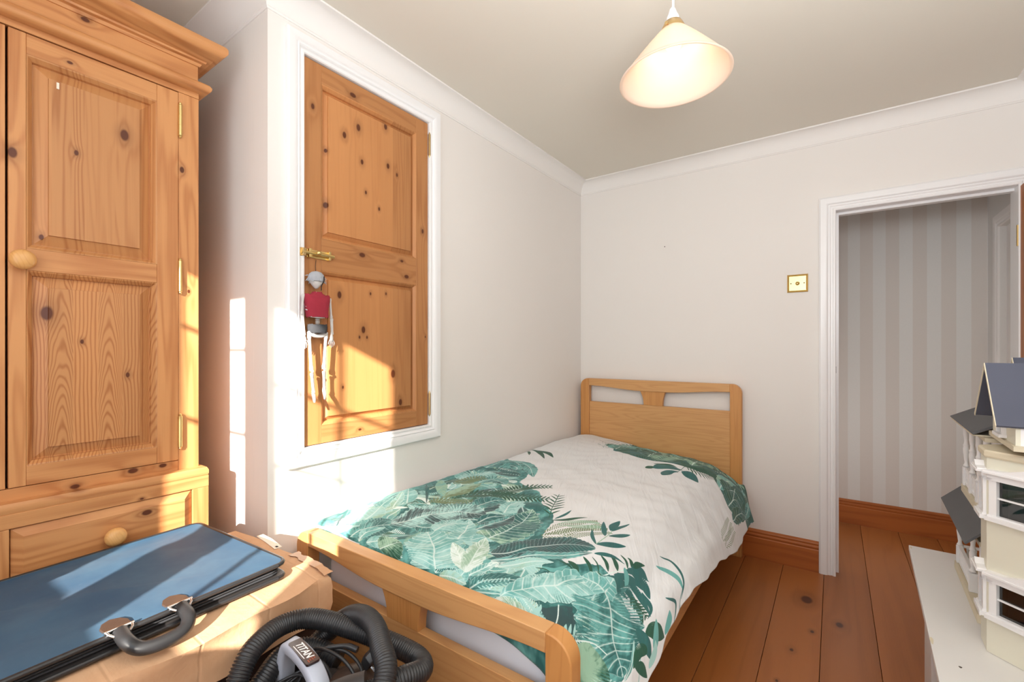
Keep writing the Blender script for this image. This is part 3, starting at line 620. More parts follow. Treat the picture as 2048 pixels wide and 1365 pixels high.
('l',[(1.27,1.712),(1.25,1.665),(1.22,1.64)],0.018,'A','A',0,'b',0.5,'W'),
('l',[(1.047,1.384),(1.11,1.359),(1.237,1.379)],0.0122,'T','T',0,'b',0.5,'W'),
('l',[(1.034,1.334),(1.09,1.302),(1.197,1.352),(1.27,1.407)],0.006,'D','D',0,'b',0.5,'W'),
('l',[(1.162,1.487),(1.245,1.447),(1.3,1.509)],0.007,'D','D',0,'b',0.5,'W'),
('s',[(1.197,1.352),(1.252,1.402),(1.3,1.439)],0.003,'D'),
('l',[(0.075,0.691),(0.09,0.683),(0.145,0.766)],0.0075,'F','F',0,'b',0.5,'W'),
('l',[(0.073,0.626),(0.15,0.671),(0.24,0.773)],0.0136,'F','F',0,'b',0.5,'W'),
('l',[(0.115,0.638),(0.19,0.661),(0.261,0.718)],0.0148,'F','F',0,'b',0.5,'W'),
('m',[(0.391,0.21),(0.476,0.0),(0.689,0.0),(0.852,0.0),(0.934,0.0),(1.019,0.0),(1.14,0.188),(1.262,0.24),(1.222,0.486),(1.125,0.496),(1.034,0.423),(0.992,0.39),(0.927,0.456),(0.837,0.463),(0.711,0.491),(0.581,0.471),(0.466,0.411)],'F','D'),
('d',[(0.291,0.275),(0.361,0.245),(0.361,0.04)],0.1335,22,'D'),
('d',[(0.383,0.38),(0.408,0.315),(0.421,0.195)],0.072,16,'D'),
('l',[(0.463,0.383),(0.433,0.083),(0.554,0.065)],0.0926,'T','F',7,'o',0.5,'W'),
('l',[(0.659,0.423),(0.604,0.0),(0.726,0.0)],0.0949,'F','D',7,'o',0.5,'W'),
('l',[(0.749,0.26),(0.771,0.0),(0.864,0.0)],0.1142,'G','F',7,'o',0.5,'W'),
('l',[(0.879,0.4),(0.857,0.0),(0.922,0.0)],0.0701,'G','F',7,'o',0.5,'W'),
('l',[(0.974,0.258),(0.962,0.0),(1.029,0.015)],0.0027,'G','F',7,'o',0.5,'W'),
('l',[(1.045,0.433),(1.037,0.2),(1.07,0.093)],0.0399,'G','T',7,'o',0.5,'W'),
('l',[(1.067,0.408),(1.105,0.253),(1.177,0.285)],0.0658,'F','D',7,'o',0.5,'W'),
('l',[(1.122,0.481),(1.132,0.325),(1.215,0.335)],0.0635,'D','F',7,'o',0.5,'W'),
('l',[(1.175,0.556),(1.2,0.355),(1.27,0.278)],0.0412,'F','D',7,'o',0.5,'W'),
('f',[(0.711,0.491),(0.739,0.28),(0.847,0.335)],0.0761,12,'G',0.2,0.5,0.3),
('f',[(0.569,0.438),(0.649,0.441),(0.736,0.473)],0.0411,10,'F',0.2,0.5,0.3),
('l',[(0.719,0.631),(0.734,0.601),(0.761,0.598)],0.0162,'F','F',0,'b',0.5,'W'),
('l',[(0.749,0.606),(0.787,0.541),(0.867,0.521)],0.0306,'D','D',0,'b',0.5,'W'),
('l',[(0.812,0.678),(0.824,0.596),(0.857,0.561)],0.0215,'D','D',0,'b',0.5,'W'),
('l',[(0.867,0.543),(0.912,0.548),(0.959,0.566)],0.0384,'D','D',0,'b',0.5,'W'),
('s',[(0.854,0.576),(0.859,0.466),(0.874,0.383)],0.002,'F'),
('l',[(0.731,0.551),(0.789,0.501),(0.834,0.503)],0.0099,'F','F',0,'b',0.5,'W'),
('f',[(0.859,0.466),(0.927,0.456),(0.992,0.39)],0.0514,10,'F',0.15,0.5,0.3),
('d',[(1.207,0.798),(1.18,0.698),(1.162,0.591)],0.0299,18,'O'),
('d',[(1.252,0.788),(1.22,0.706),(1.21,0.591)],0.0305,14,'O'),
('s',[(1.125,0.428),(1.115,0.308),(1.09,0.198)],0.002,'W')]
# ---------------------------------------------------------------- leaf print for the duvet cover, drawn in metres on the cloth
PAL = {k: np.array(v, float)/255 for k, v in dict(A=(166,212,208), T=(106,172,168), D=(50,104,102), K=(58,84,86), G=(150,188,164), F=(42,88,70), W=(222,238,234), O=(112,132,98)).items()}
PX = 1400
EXTRA = [('m', [(.30,1.93),(.9,1.90),(1.1,1.88),(1.2,2.04),(.3,2.04)], 'D', 'T'), ('m', [(.42,0),(1.3,0),(1.3,.34),(1.2,.30),(1.12,.16),(1.0,.08),(.8,.06),(.6,.05),(.42,.03)], 'F', 'D')] + [('l', [(a,0.0),(a+.05,.03),(a+.10,.055)], .022, 'G' if i % 2 else 'T', 'F', 7, 'o', .5, 'W') for i, a in enumerate((.5,.58,.66,.74,.82,.9,.98,1.06))] + [('l', [(1.10+.03*i,.05+.04*i),(1.14+.03*i,.09+.05*i),(1.17+.025*i,.16+.05*i)], .03, 'T' if i % 2 else 'F', 'D', 8, 'o', .5, 'W') for i in range(4)]
def paint_print():
    H, W_ = int(DT*PX), int(DS*PX); rng = np.random.default_rng(7)
    img = np.empty((H, W_, 3)); img[:] = np.array([226, 228, 230])/255
    def vnoise(n):
        g = rng.random((n+2, n+2)); yy = np.linspace(0, n, H, endpoint=False); xx = np.linspace(0, n, W_, endpoint=False)
        yi, xi = yy.astype(int), xx.astype(int); fy, fx = (yy-yi)[:, None], (xx-xi)[None]; fy = fy*fy*(3-2*fy); fx = fx*fx*(3-2*fx)
        return (g[yi][:, xi]*(1-fy)*(1-fx)+g[yi+1][:, xi]*fy*(1-fx)+g[yi][:, xi+1]*(1-fy)*fx+g[yi+1][:, xi+1]*fy*fx)
    N1 = vnoise(26)*.5+vnoise(70)*.3+vnoise(200)*.2
    def put(s, t, col, a=None):
        i = (t*PX).astype(int); j = (s*PX).astype(int); ok = (i >= 0) & (i < H) & (j >= 0) & (j < W_)
        if a is None: img[i[ok], j[ok]] = col[ok]
        else: img[i[ok], j[ok]] = img[i[ok], j[ok]]*(1-a[ok][:, None])+col[ok]*a[ok][:, None]
    def spine(P, n):
        P = [Vector((a, b, 0)) for a, b in P]; Q = catmull(P, 14) if len(P) > 2 else P
        Q = np.array([(v.x, v.y) for v in Q]); d = np.r_[0, np.cumsum(np.hypot(*np.diff(Q, axis=0).T))]
        tt = np.linspace(0, d[-1], n); S = np.c_[np.interp(tt, d, Q[:, 0]), np.interp(tt, d, Q[:, 1])]
        G = np.gradient(S, axis=0); G /= np.maximum(np.hypot(*G.T), 1e-9)[:, None]
        return S, G, d[-1]
    PROF = {'o': lambda x: np.sin(np.pi*x**.85)**.75, 'b': lambda x: np.sin(np.pi*np.clip(x, 0, 1)**.8)**.8, 'h': lambda x: np.clip(1.25*np.sin(np.pi*np.clip(x*.93+.07, 0, 1)**.62)**.8, 0, 1)*1.0, 'p': lambda x: np.clip(np.minimum(x*9, (1-x)*4.5), 0, 1)**.6}
    def leaf(P, w, c1, c2, nv=0, prof='o', sl=.5, vc='W'):
        L0 = sum(math.dist(a, b) for a, b in zip(P, P[1:])); n = max(8, int(L0*PX*1.9)); m = max(5, int(w*2*PX*1.9))
        S, G, L = spine(P, n); x = np.linspace(0, 1, n)[:, None]; r = np.linspace(-1, 1, m)[None]
        ww = PROF[prof](x)*w
        if nv: ww = ww*(1+.05*np.sin(x*nv*6.28+rng.random()*6))
        s = S[:, :1]-G[:, 1:]*r*ww; t = S[:, 1:]+G[:, :1]*r*ww
        ii = np.clip((t*PX).astype(int), 0, H-1); jj = np.clip((s*PX).astype(int), 0, W_-1)
        nz = N1[ii, jj]; ph = x*max(nv, 3)-np.abs(r)*sl*max(nv, 3)*.35
        st = rng.random(4096); streak = st[(np.floor(ph*7)+np.where(r > 0, 900, 0)).astype(int) % 4096]
        k = np.clip((nz-.5)*3.2+.45+(streak-.5)*(.45 if prof == 'h' else .95)+np.where(r > 0, .12, -.12)+(np.abs(r)-.5)*.15, 0, 1)
        col = PAL[c1]*(1-k[..., None])+PAL[c2]*k[..., None]
        if nv:
            fr = ph-np.floor(ph); vw = .05+.04*(1-np.abs(r)); v = np.exp(-((fr-.5)/vw)**2)*(.82 if prof == 'h' or c1 == 'W' else .42)
            mid = np.exp(-((r*ww)/(.0011+.0020*(1-x)))**2)*.95
            edge = (np.abs(r) > 1-.0016/np.maximum(ww, .004))*.45
            v = np.clip(np.maximum(np.maximum(v, mid), edge), 0, 1)[..., None]; V = PAL[vc] if c1 != 'W' else PAL['W']*1.04
            col = col*(1-v)+np.clip(V, 0, 1)*v
        put(s.ravel(), t.ravel(), col.reshape(-1, 3))
    def stem(P, w, c):
        L0 = sum(math.dist(a, b) for a, b in zip(P, P[1:])); n = max(8, int(L0*PX*2)); S, G, L = spine(P, n)
        for o in np.arange(-w/2, w/2, .5/PX): put(S[:, 0]-G[:, 1]*o, S[:, 1]+G[:, 0]*o, np.tile(PAL[c], (n, 1)))
    def poly(P, c1, c2):
        P = np.array(P)*PX; a0, a1 = P.min(0).astype(int), P.max(0).astype(int)+1
        ss, tt = np.meshgrid(np.arange(a0[0], a1[0]), np.arange(a0[1], a1[1])); ins = np.zeros(ss.shape, bool); nz = N1[np.clip(tt, 0, H-1), np.clip(ss, 0, W_-1)]
        wob = (nz-.5)*34
        for (xa, ya), (xb, yb) in zip(P, np.roll(P, -1, 0)):
            with np.errstate(divide='ignore', invalid='ignore'):
                ins ^= ((ya > tt) != (yb > tt)) & (ss+wob < (xb-xa)*(tt-ya)/(yb-ya)+xa)
        k = np.clip((nz-.5)*3+.5, 0, 1)[..., None]; col = PAL[c1]*(1-k)+PAL[c2]*k
        ok = ins & (tt >= 0) & (tt < H) & (ss >= 0) & (ss < W_); img[tt[ok], ss[ok]] = col[ok]
    for e in EXTRA[:2]+PRINT[:1]: poly(*e[1:])
    Pm = PRINT[0][1]
    def inside(a, b):
        c = False
        for (xa, ya), (xb, yb) in zip(Pm, Pm[1:]+Pm[:1]):
            if (ya > b) != (yb > b) and a < (xb-xa)*(b-ya)/(yb-ya)+xa: c = not c
        return c
    nf = 0
    while nf < 210:
        a, b, th = rng.random()*1.25, .95+rng.random()*1.09, rng.random()*6.28; ln = .05+.13*rng.random()
        e2 = (a+ln*math.cos(th), b+ln*math.sin(th))
        if not (inside(a, b) and inside(*e2)): continue
        md_ = ((a+e2[0])/2+.02*math.cos(th+1.57), (b+e2[1])/2+.02*math.sin(th+1.57)); nf += 1; kd_ = rng.random()
        c1, c2 = (('A','T'), ('T','D'), ('G','T'), ('D','K'), ('T','F'), ('W','G'), ('A','G'))[int(rng.random()*7)]
        if kd_ < .55: leaf([(a, b), md_, e2], ln*(.14+.16*rng.random()), c1, c2, 6+int(rng.random()*12), 'o', .5)
        elif kd_ < .85:
            S, G, L = spine([(a, b), md_, e2], 24); cc = c1 if c1 != 'T' else 'D'
            for i in range(2, 23):
                for sg in (-1, 1):
                    d = np.array([-G[i, 1], G[i, 0]])*sg+G[i]*.6; d /= np.hypot(*d); l_ = .022*(1-.6*(i/23)**2); leaf([tuple(S[i]), tuple(S[i]+d*l_*.5), tuple(S[i]+d*l_)], .0015, cc, cc, 0, 'b')
        else: leaf([(a, b), md_, e2], ln*.09, c1, c1, 0, 'b')
    for e in PRINT[1:]+EXTRA[2:]:
        if e[0] == 'm': poly(*e[1:])
        elif e[0] == 'l': leaf(*e[1:])
        elif e[0] == 's': stem(*e[1:])
        else:
            P, w, n, c = e[1:5]; S, G, L = spine(P, n+2); wd, fw, end = e[5:8] if e[0] == 'f' else (.35, .7, .3)
            if e[0] == 'f': stem(P, .0018, c)
            for i in range(1, n+1):
                x = i/(n+1); ln = w*(1.15-(1-end)*x**2)*min(1, x*6)
                for sg in (-1, 1):
                    d = np.array([-G[i, 1], G[i, 0]])*sg+G[i]*fw; d /= np.hypot(*d); a = S[i]
                    if e[0] == 'f': leaf([tuple(a), tuple(a+d*ln*.5+G[i]*ln*.05), tuple(a+d*ln)], max(.0016, ln*wd*.5), c, c, 0, 'b')
                    else:
                        for q in (.25, .5, .75, 1.): b = a+d*ln*q; leaf([tuple(b), tuple(b+d*.004), tuple(b+d*.008)], .0017, c, c, 0, 'b')
    im = bpy.data.images.new('leaf_print', W_, H); px = np.ones((H, W_, 4), np.float32); px[..., :3] = np.clip(img, 0, 1)
    im.pixels.foreach_set(px.ravel()); im.update(); im.pack(); return im
def duvet_mat():
    m = NT('leaf_print_cotton', .85, .2); tx = m.t.nodes.new('ShaderNodeTexImage'); tx.image = paint_print(); tx.interpolation = 'Cubic'
    uv = m.n('ShaderNodeTexCoord', 2); m.t.links.new(uv, tx.inputs[0])
    p = m.obj(); x = m.xyz(p)
    crease = m.noise(m.comb(m.math('ADD', m.math('MULTIPLY', x[0], 16.), m.math('MULTIPLY', x[1], 7.)), m.math('MULTIPLY', x[1], 3.5), x[2]), 1.0, 4, .55, .8)
    m.bump(crease, .75, .014); m.b.inputs['Sheen Weight'].default_value = .15
    return m.col(tx.outputs[0])
M['duvet'] = duvet_mat()
ns, nt = 230, 330
S, T = np.meshgrid(np.linspace(0, DS, ns), np.linspace(0, DT, nt), indexing='ij')
x, y, z = duvet_pt(S, T); co = np.stack([x, y, z], -1).reshape(-1, 3)
me = bpy.data.meshes.new('duvet'); idx = np.arange(ns*nt).reshape(ns, nt)
fa = np.stack([idx[:-1, :-1], idx[:-1, 1:], idx[1:, 1:], idx[1:, :-1]], -1).reshape(-1, 4)
me.from_pydata(co.tolist(), [], fa.tolist()); uvl = me.uv_layers.new(name='cloth')
li = np.empty(len(me.loops), np.int32); me.loops.foreach_get('vertex_index', li)
uvl.data.foreach_set('uv', np.stack([(S/DS).ravel()[li], (T/DT).ravel()[li]], -1).astype(np.float32).ravel())
me.shade_smooth(); me.materials.append(M['duvet'])
dv = bpy.data.objects.new('duvet', me); C.objects.link(dv)
md = dv.modifiers.new('thick', 'SOLIDIFY'); md.thickness = .012; md.offset = -1 
tag(dv, 'white duvet printed with green tropical leaves spread over the single bed', 'duvet')

# ---------------------------------------------------------------- bed
bd = thing('single_bed', (.52, -1.04, 0), 'pale oak single bed with cut-out headboard and footboard against the wall', 'bed')
def bed_end(nm, y0, y1, top, pan, pbot, ends, mid, xl=(.030, .092), xr=(.956, 1.016)):
    root = bpy.data.objects.new(nm, None); C.objects.link(root); root.parent = bd; BASE[root.name] = BASE[bd.name]
    f = lambda u, v, t: (u, t, v); r = .052
    for xa, xb, sg in ((xl[0], xl[1], 1), (xr[1], xr[0], -1)):
        o = [(xa, 0), (xb, 0), (xb, top)]
        for i in range(9): q = math.pi/2*i/8; o.append((xa+sg*(r-r*math.sin(q)), top-r+r*math.cos(q)))
        MB().prism(o, f, y0, y1).build('post', M['bed_v'], root, smooth=30, bevel=.003)
    o = [(xl[1], top), (xr[0], top)]; n = 24
    for i in range(n+1):
        u = 1-i/n; xx = xl[1]+(xr[0]-xl[1])*u; d = abs(u-.497)/.5; k = 1-min(1, max(0, (d-.16)/.80)); k = k*k*(3-2*k)
        o.append((xx, ends+(mid-ends)*k))
    MB().prism(o, f, y0+.0005, y1-.0005).build('top_rail', M['bed_h'], root, smooth=30, bevel=.002)
    rbox(xl[1], xr[0], y0+.007, y1-.007, pbot, pan).build('end_panel', M['bed_h'], root, bevel=.002)
    o = []
    for i in range(9): q = i/8; o.append((.462-.024*(q**2.2), pan+(mid+.003-pan)*q))
    for i in range(9): q = 1-i/8; o.append((.580+.016*(q**2.2), pan+(mid+.003-pan)*q))
    MB().prism(o, f, y0+.006, y1-.006).build('splat', M['bed_v'], root, smooth=40, bevel=.0015)
    return root
bed_end('headboard', -.062, -.024, .960, .807, .22, .914, .893)
bed_end('footboard', -2.060, -2.018, .585, .446, .17, .542, .518)
for a, b in ((.045, .066), (.972, .993)): rbox(a, b, -2.018, -.062, .20, .32).build('side_rail', M['bed_h'], bd, bevel=.002)
for i in range(12): rbox(.07, .968, -1.93+i*.165, -1.86+i*.165, .285, .300).build('slat', M['bed_h'], bd)
mb = MB(); L = []
for zz, q in ((.302,.03), (.306,.012), (.33,0), (.47,0), (.505,.006), (.528,.024), (.536,.06)):
    ring = []
    for cx, cy, a0 in ((.945,-.11,0), (.085,-.11,90), (.085,-1.99,180), (.945,-1.99,270)):
        for i in range(7):
            a = R(a0+i*15); ring.append((cx-(.05 if cx > .5 else -.05)+(.055-q*.9)*math.cos(a), cy+(-.05 if cy > -1 else .05)+(.055-q*.9)*math.sin(a), zz))
    L.append(ring)
L = [[(a, b, .302+(c-.302)*(1-.34*max(0, min(1, (b+1.5)/1.3)))) for a, b, c in r_] for r_ in L]
mt = mb.loops(L, True, True, True).build('mattress', M['sheet'], smooth=50); tag(mt, 'mattress in a pale blue sheet seen through the footboard opening', 'mattress')

# ---------------------------------------------------------------- trunk, cardboard box
tr = thing('trunk', (.16, -2.55, 0), 'dark trunk mostly hidden below the cardboard box', 'trunk')
rbox(-.09, .40, -2.92, -2.20, 0, .44).build('body', M['trunk'], tr, bevel=.004); rbox(-.095, .405, -2.925, -2.195, .442, .503).build('lid', M['trunk'], tr, bevel=.006)
def card():
    m = NT('cardboard', .8, .25); p = m.obj(); x = m.xyz(p)
    fl = m.noise(m.comb(m.math('MULTIPLY', x[1], 90.), m.math('MULTIPLY', x[2], 3.), 0.), 1., 2); nz = m.noise(p, 26., 4)
    cr = m.noise(p, 60., 3, .6, .6)
    fold = m.ramp(m.math('ABSOLUTE', m.math('SUBTRACT', m.math('FRACT', m.math('MULTIPLY', x[1], 7.6)), .5)), 0., .035)
    m.bump(m.math('ADD', m.math('ADD', cr, m.math('MULTIPLY', fl, .5)), m.math('MULTIPLY', fold, 1.2)), .3, .003)
    c = m.mix(nz, srgb(206, 160, 122), srgb(222, 182, 146)); return m.col(m.mix(m.math('MULTIPLY', fl, .25), c, srgb(196, 148, 108)))
M['card'] = card()
bx = thing('cardboard_box', (.2, -2.55, .504), 'crumpled brown cardboard box under the blue portfolio', 'box')
random.seed(5)
mb = MB(); NX, NY, NZ = 14, 22, 5; zb0, zb1 = .504, .604
fe = lambda t: float(np.interp(t, [0, .12, .2, .28, .36, .5, .7, 1], [.403, .430, .441, .447, .450, .450, .450, .456]))   # bulging front edge
def bp_(i, j, k):
    u, v, w = i/NX, j/NY, k/NZ
    yv = -2.192-v*.73+.012*u*(1-v)-.010*(1-u); x1 = fe(v)-.010*(1-w)*(1 if v > .1 else 0); x0 = -.055
    xx = x0+(x1-x0)*u; zz = zb0+(zb1-zb0)*w
    if k == NZ: zz += -.010*math.exp(-((u-.97)/.05)**2)*(.6+.4*math.sin(17*v))+.004*math.sin(5*u+7*v)*u*(1-u)-.012*math.exp(-((v)/.03)**2)*math.exp(-((u-1)/.08)**2)
    if i == NX: xx += .004*math.sin(23*v+4*w)+.003*math.sin(11*w+9*v)
    if j == 0: yv += .003*math.sin(12*u+5*w)
    return (xx, yv, zz)
idm = {}
def vid(i, j, k):
    if (i, j, k) not in idm: idm[(i, j, k)] = mb.pts([bp_(i, j, k)])
    return idm[(i, j, k)]
for i in range(NX):
    for j in range(NY):
        for k in (0, NZ): mb.face([vid(i,j,k), vid(i+1,j,k), vid(i+1,j+1,k), vid(i,j+1,k)])
for k in range(NZ):
    for i in range(NX):
        for j in (0, NY): mb.face([vid(i,j,k), vid(i+1,j,k), vid(i+1,j,k+1), vid(i,j,k+1)])
    for j in range(NY):
        for i in (0, NX): mb.face([vid(i,j,k), vid(i,j+1,k), vid(i,j+1,k+1), vid(i,j,k+1)])
mb.build('carton', M['card'], bx, smooth=50)
def strip(pts, w, t=.0012):   # a flat strip with thickness along pts (x,y,z,normal side y)
    mb = MB(); L = []
    for (px, py, pz), d in zip(pts, w): L.append([(px, py-d, pz), (px, py+d, pz), (px, py+d, pz+t), (px, py-d, pz+t)])
    return mb.loops(L, True, True, True)
strip([(.045, -2.181, .6055), (.10, -2.184, .6053), (.175, -2.194, .6056)], (.0095, .011, .010)).build('paper_label', M['paper'], bx)
rbox(.160, .170, -2.196, -2.190, .607, .6074).build('pen_mark', M['dark'], bx)
mb = MB(); L = []; random.seed(2)
for i in range(15):
    u = .24+.165*i/14; o = .0035*random.uniform(-1, 1); d = .008*max(0, (i-10)/4)
    L.append([(u, -2.182-.012*(u-.2)+o*.4, .6052-d*.8), (u, -2.186-.012*(u-.2)-.010-o, .6058-d), (u+.001, -2.186-.012*(u-.2)-.011-o, .6068-d), (u+.001, -2.181-.012*(u-.2)+.006+o, .6062-d*.8)])
mb.loops(L, True, True, True).build('torn_tape', M['tape'], bx)

# ---------------------------------------------------------------- portfolio case on the box
def cloth_blue():
    m = NT('blue_nylon_cloth', .55, .2); m.b.inputs['Sheen Weight'].default_value = .12; m.b.inputs['Sheen Roughness'].default_value = .35; p = m.obj(); a = m.noise(p, 7., 4, .6); w = m.noise(p, 900., 2)
    m.bump(m.math('ADD', m.math('MULTIPLY', w, .35), m.math('MULTIPLY', m.noise(p, 22., 3), 1.)), .22, .0015)
    sc = m.ramp(m.noise(m.comb(m.math('MULTIPLY', m.xyz(p)[0], 60.), m.math('MULTIPLY', m.xyz(p)[1], 14.), 3.), 1., 4, .7), .66, .74)
    c = m.mix(m.ramp(a, .35, .72), srgb(44, 78, 106), srgb(60, 92, 116)); c = m.mix(m.math('MULTIPLY', sc, .18), c, srgb(150, 160, 170)); return m.col(c)
M['bluecloth'] = cloth_blue()
PA = R(3.0)   # turned a little on the box
pf = thing('portfolio_case', (.147, -2.60, .607), 'blue and black zipped art portfolio case lying on the cardboard box', 'portfolio', rotz=PA)
PW, PL_ = .225, .322     # half sizes; local x = towards the handle edge, y = long way
def rrect(w, l, r, n=5):
    o = []
    for sx, sy, a0 in ((1,1,0), (-1,1,90), (-1,-1,180), (1,-1,270)):
        for i in range(n): a = R(a0+90*i/(n-1)); o.append((sx*(w-r)+r*math.cos(a), sy*(l-r)+r*math.sin(a)))
    return o
def wave(x, y): return min(1, max(0, (PW-x)/.12))*(.0040*math.sin(9*x+18*y+.8)+.0026*math.sin(27*x-14*y)+.0020*math.sin(42*y+8*x+1))
def sheetmesh(z0, z1, w, l, r, wavy, inset=0):
    mb = MB(); L = []; O = rrect(w-inset, l-inset, r)
    L.append([(a, b, z0) for a, b in O])
    for kf in (1.0, .985, .9, .75, .6, .45, .3, .15, .02):
        L.append([(a*kf, b*kf, z1+(wave(a*kf, b*kf) if wavy else 0)*min(1, (1-kf)*20)) for a, b in O])
    return mb.loops(L, True, True, True)
sheetmesh(.002, .012, PW, PL_, .022, False).build('back_cover', M['blackmatte'], pf, local=True, smooth=40)
sheetmesh(.013, .026, PW, PL_, .020, False, .012).build('zip_gusset', M['blackmatte'], pf, local=True, smooth=40)
def lift(b): return .006*max(0, b/PL_)+.002
mb = sheetmesh(.0265, .0335, PW, PL_, .024, True); mb.v = [(a, b, c+lift(b)) for a, b, c in mb.v]; mb.build('front_cover', M['bluecloth'], pf, local=True, smooth=60)
for zz, lf, nm in ((.030, True, 'piping'), (.007, False, 'piping')):
    O = rrect(PW, PL_, .023, 6); O.append(O[0]); pth = resample([(a, b, zz+(lift(b) if lf else 0)) for a, b in O], .012)
    MB().tube(pth, .0052, 8, False).build(nm, M['blackplastic'], pf, local=True, smooth=60)
for zz in (.0165, .0225):
    O = rrect(PW-.008, PL_-.010, .022, 6); O.append(O[0])
    MB().tube(resample([(a, b, zz) for a, b in O], .012), .0022, 6, False).build('zip', M['darkcloth'], pf, local=True, smooth=60)
hy0 = .050; hh = .048   # handle centre along the long edge
hp = catmull([(PW+.002, hy0+hh, .037), (PW+.034, hy0+hh, .030), (PW+.052, hy0+hh-.010, .020), (PW+.060, hy0+hh-.026, .016), (PW+.062, hy0, .015), (PW+.060, hy0-hh+.026, .016), (PW+.052, hy0-hh+.010, .020), (PW+.034, hy0-hh, .030), (PW+.002, hy0-hh, .037)], 7)
MB().tube(hp, .0122, 14).build('handle', M['blackplastic'], pf, local=True, smooth=60)
for sg in (1, -1):
    yc = hy0+hh*sg
    o = [(PW-.004, yc-.020), (PW-.004, yc+.020), (PW-.028, yc+.021), (PW-.044, yc+.014), (PW-.052, yc), (PW-.044, yc-.014), (PW-.028, yc-.021)]
    tb = MB().prism(o, lambda u, v, t: (u, v, t), .0375, .0425).build('handle_tab', M['leather'], pf, local=True, bevel=.0015)
    MB().tube([(PW-.003, yc-.022, .0430), (PW-.003, yc+.022, .0430)], .0030, 8).build('pin', M['chrome'], tb, local=True, smooth=60)
    for e in (-1, 1): MB().tube([(PW-.003, yc+.019*e, .043), (PW+.006, yc+.017*e, .040), (PW+.012, yc+.011*e, .037)], .0026, 8).build('ring', M['chrome'], tb, local=True, smooth=60)

# ---------------------------------------------------------------- vacuum cleaner with its coiled hose
vx, vy = .625, -2.345
vc = thing('vacuum_cleaner', (vx, vy, 0), 'black drum vacuum cleaner with grey handle and ribbed hose wound round its top', 'vacuum cleaner')
MB().lathe([(.10,.06), (.150,.07), (.160,.10), (.160,.34), (.166,.345), (.166,.362), (.160,.366)], (vx, vy, 0), n=40).build('drum', M['blackplastic'], vc, smooth=40)
MB().lathe([(.160,.366), (.163,.372), (.163,.40), (.150,.425), (.115,.450), (.105,.452), (.100,.47), (.085,.487), (.05,.497), (.001,.499)], (vx, vy, 0), n=40).build('lid', M['blackmatte'], vc, smooth=40)
rbox(vx-.03, vx+.03, vy-.05, vy+.045, .48, .515).build('motor_cover', M['blackmatte'], vc, bevel=.012)
mb = MB().lathe([(.052,0), (.052,.018), (.045,.028), (.020,.040), (.001,.042)], (.668, -2.300, .487), (.1,.15,1), 28); mb.build('filter_cap', M['leather'], vc, smooth=40)
for a in (45, 135, 225, 315):
    cx, cy = vx+.15*math.cos(R(a)), vy+.15*math.sin(R(a)); MB().lathe([(.016,0), (.024,.006), (.024,.026), (.016,.032)], (cx, cy-.016, .026), (0,1,0), 16).build('caster', M['blackplastic'], vc, smooth=40)
for sg in (-1, 1): rbox(vx+.162*sg-.008, vx+.162*sg+.008, vy-.02, vy+.02, .33, .395).build('clip', M['greyplastic'], vc, bevel=.004)
def bandbar(path, w, h, up=Vector((0,0,1))):
    L = []
    P = [Vector(p) for p in path]
    for i, p in enumerate(P):
        t = (P[min(i+1, len(P)-1)]-P[max(i-1, 0)]).normalized(); sd = t.cross(Vector((-.12,1,0)).normalized()).normalized(); wd = Vector((-.12,1,0)).normalized()
        r = min(w, h)*.35; row = []
        for a, b in ((w-r, h), (w, h-r), (w, -h+r), (w-r, -h), (-w+r, -h), (-w, -h+r), (-w, h-r), (-w+r, h)): row.append(p+wd*a+sd*b)
        L.append(row)
    return MB().loops(L, True, True, True)
hz = .580
hpth = catmull([(.530, -2.366, .490), (.538, -2.367, .538), (.556, -2.370, .572), (.580, -2.373, hz), (.630, -2.378, hz-.001), (.672, -2.384, hz-.012), (.700, -2.388, hz-.045), (.716, -2.390, .50), (.722, -2.392, .45)], 6)
hd = bandbar(hpth, .0165, .0105).build('handle', M['greyplastic'], vc, smooth=50)
MB().lathe([(.006,0), (.0075,.003), (.0075,.006)], (.706, -2.3895, .546), (.75,0,.6), 14).build('handle_button', M['blackplastic'], hd, smooth=50)
# print panel on top of the grip
lx0 = Vector((.582, -2.3732, hz+.0112)); ex = Vector((1, -.12, -.035)).normalized(); ey = Vector((.12, 1, 0)).normalized(); ez = ex.cross(ey)
def onpanel(u, v, t): return lx0+ex*u+ey*v+ez*t
O = [(a+.038, b) for a, b in rrect(.042, .0125, .004, 4)]
lp = MB().prism(O, onpanel, -.003, .0012).build('name_panel', plain('name_panel_black', srgb(50, 34, 32), .2, .05, 30), hd)
def text(word, size, u, v, mat, parent, shear=.25, ext=.0003, name='lettering'):
    cu = bpy.data.curves.new(name, 'FONT'); cu.body = word; cu.size = size; cu.shear = shear; cu.offset = size*.016; cu.extrude = ext; cu.align_x = 'CENTER'; cu.align_y = 'CENTER'
    tmp = bpy.data.objects.new('tmp', cu); C.objects.link(tmp); dg = bpy.context.evaluated_depsgraph_get(); me = bpy.data.meshes.new_from_object(tmp.evaluated_get(dg))
    bpy.data.objects.remove(tmp); b = BASE[parent.name]
    Mx = Matrix(((ex.x, ey.x, ez.x, 0), (ex.y, ey.y, ez.y, 0), (ex.z, ey.z, ez.z, 0), (0,0,0,1)))
    p0 = onpanel(u, v, .0014)-b; me.transform(Matrix.Translation(p0) @ Mx); me.name = name; me.materials.append(mat)
    o = bpy.data.objects.new(name, me); C.objects.link(o); o.parent = parent; BASE[o.name] = b; return o
M['white_ink'] = plain('white_ink', srgb(240, 240, 240), .5, .01, 30); M['red_ink'] = plain('rust_ink', srgb(150, 70, 44), .5, .1, 60)
text('TITAN', .0185, .036, .001, M['white_ink'], hd)
tx = MB()
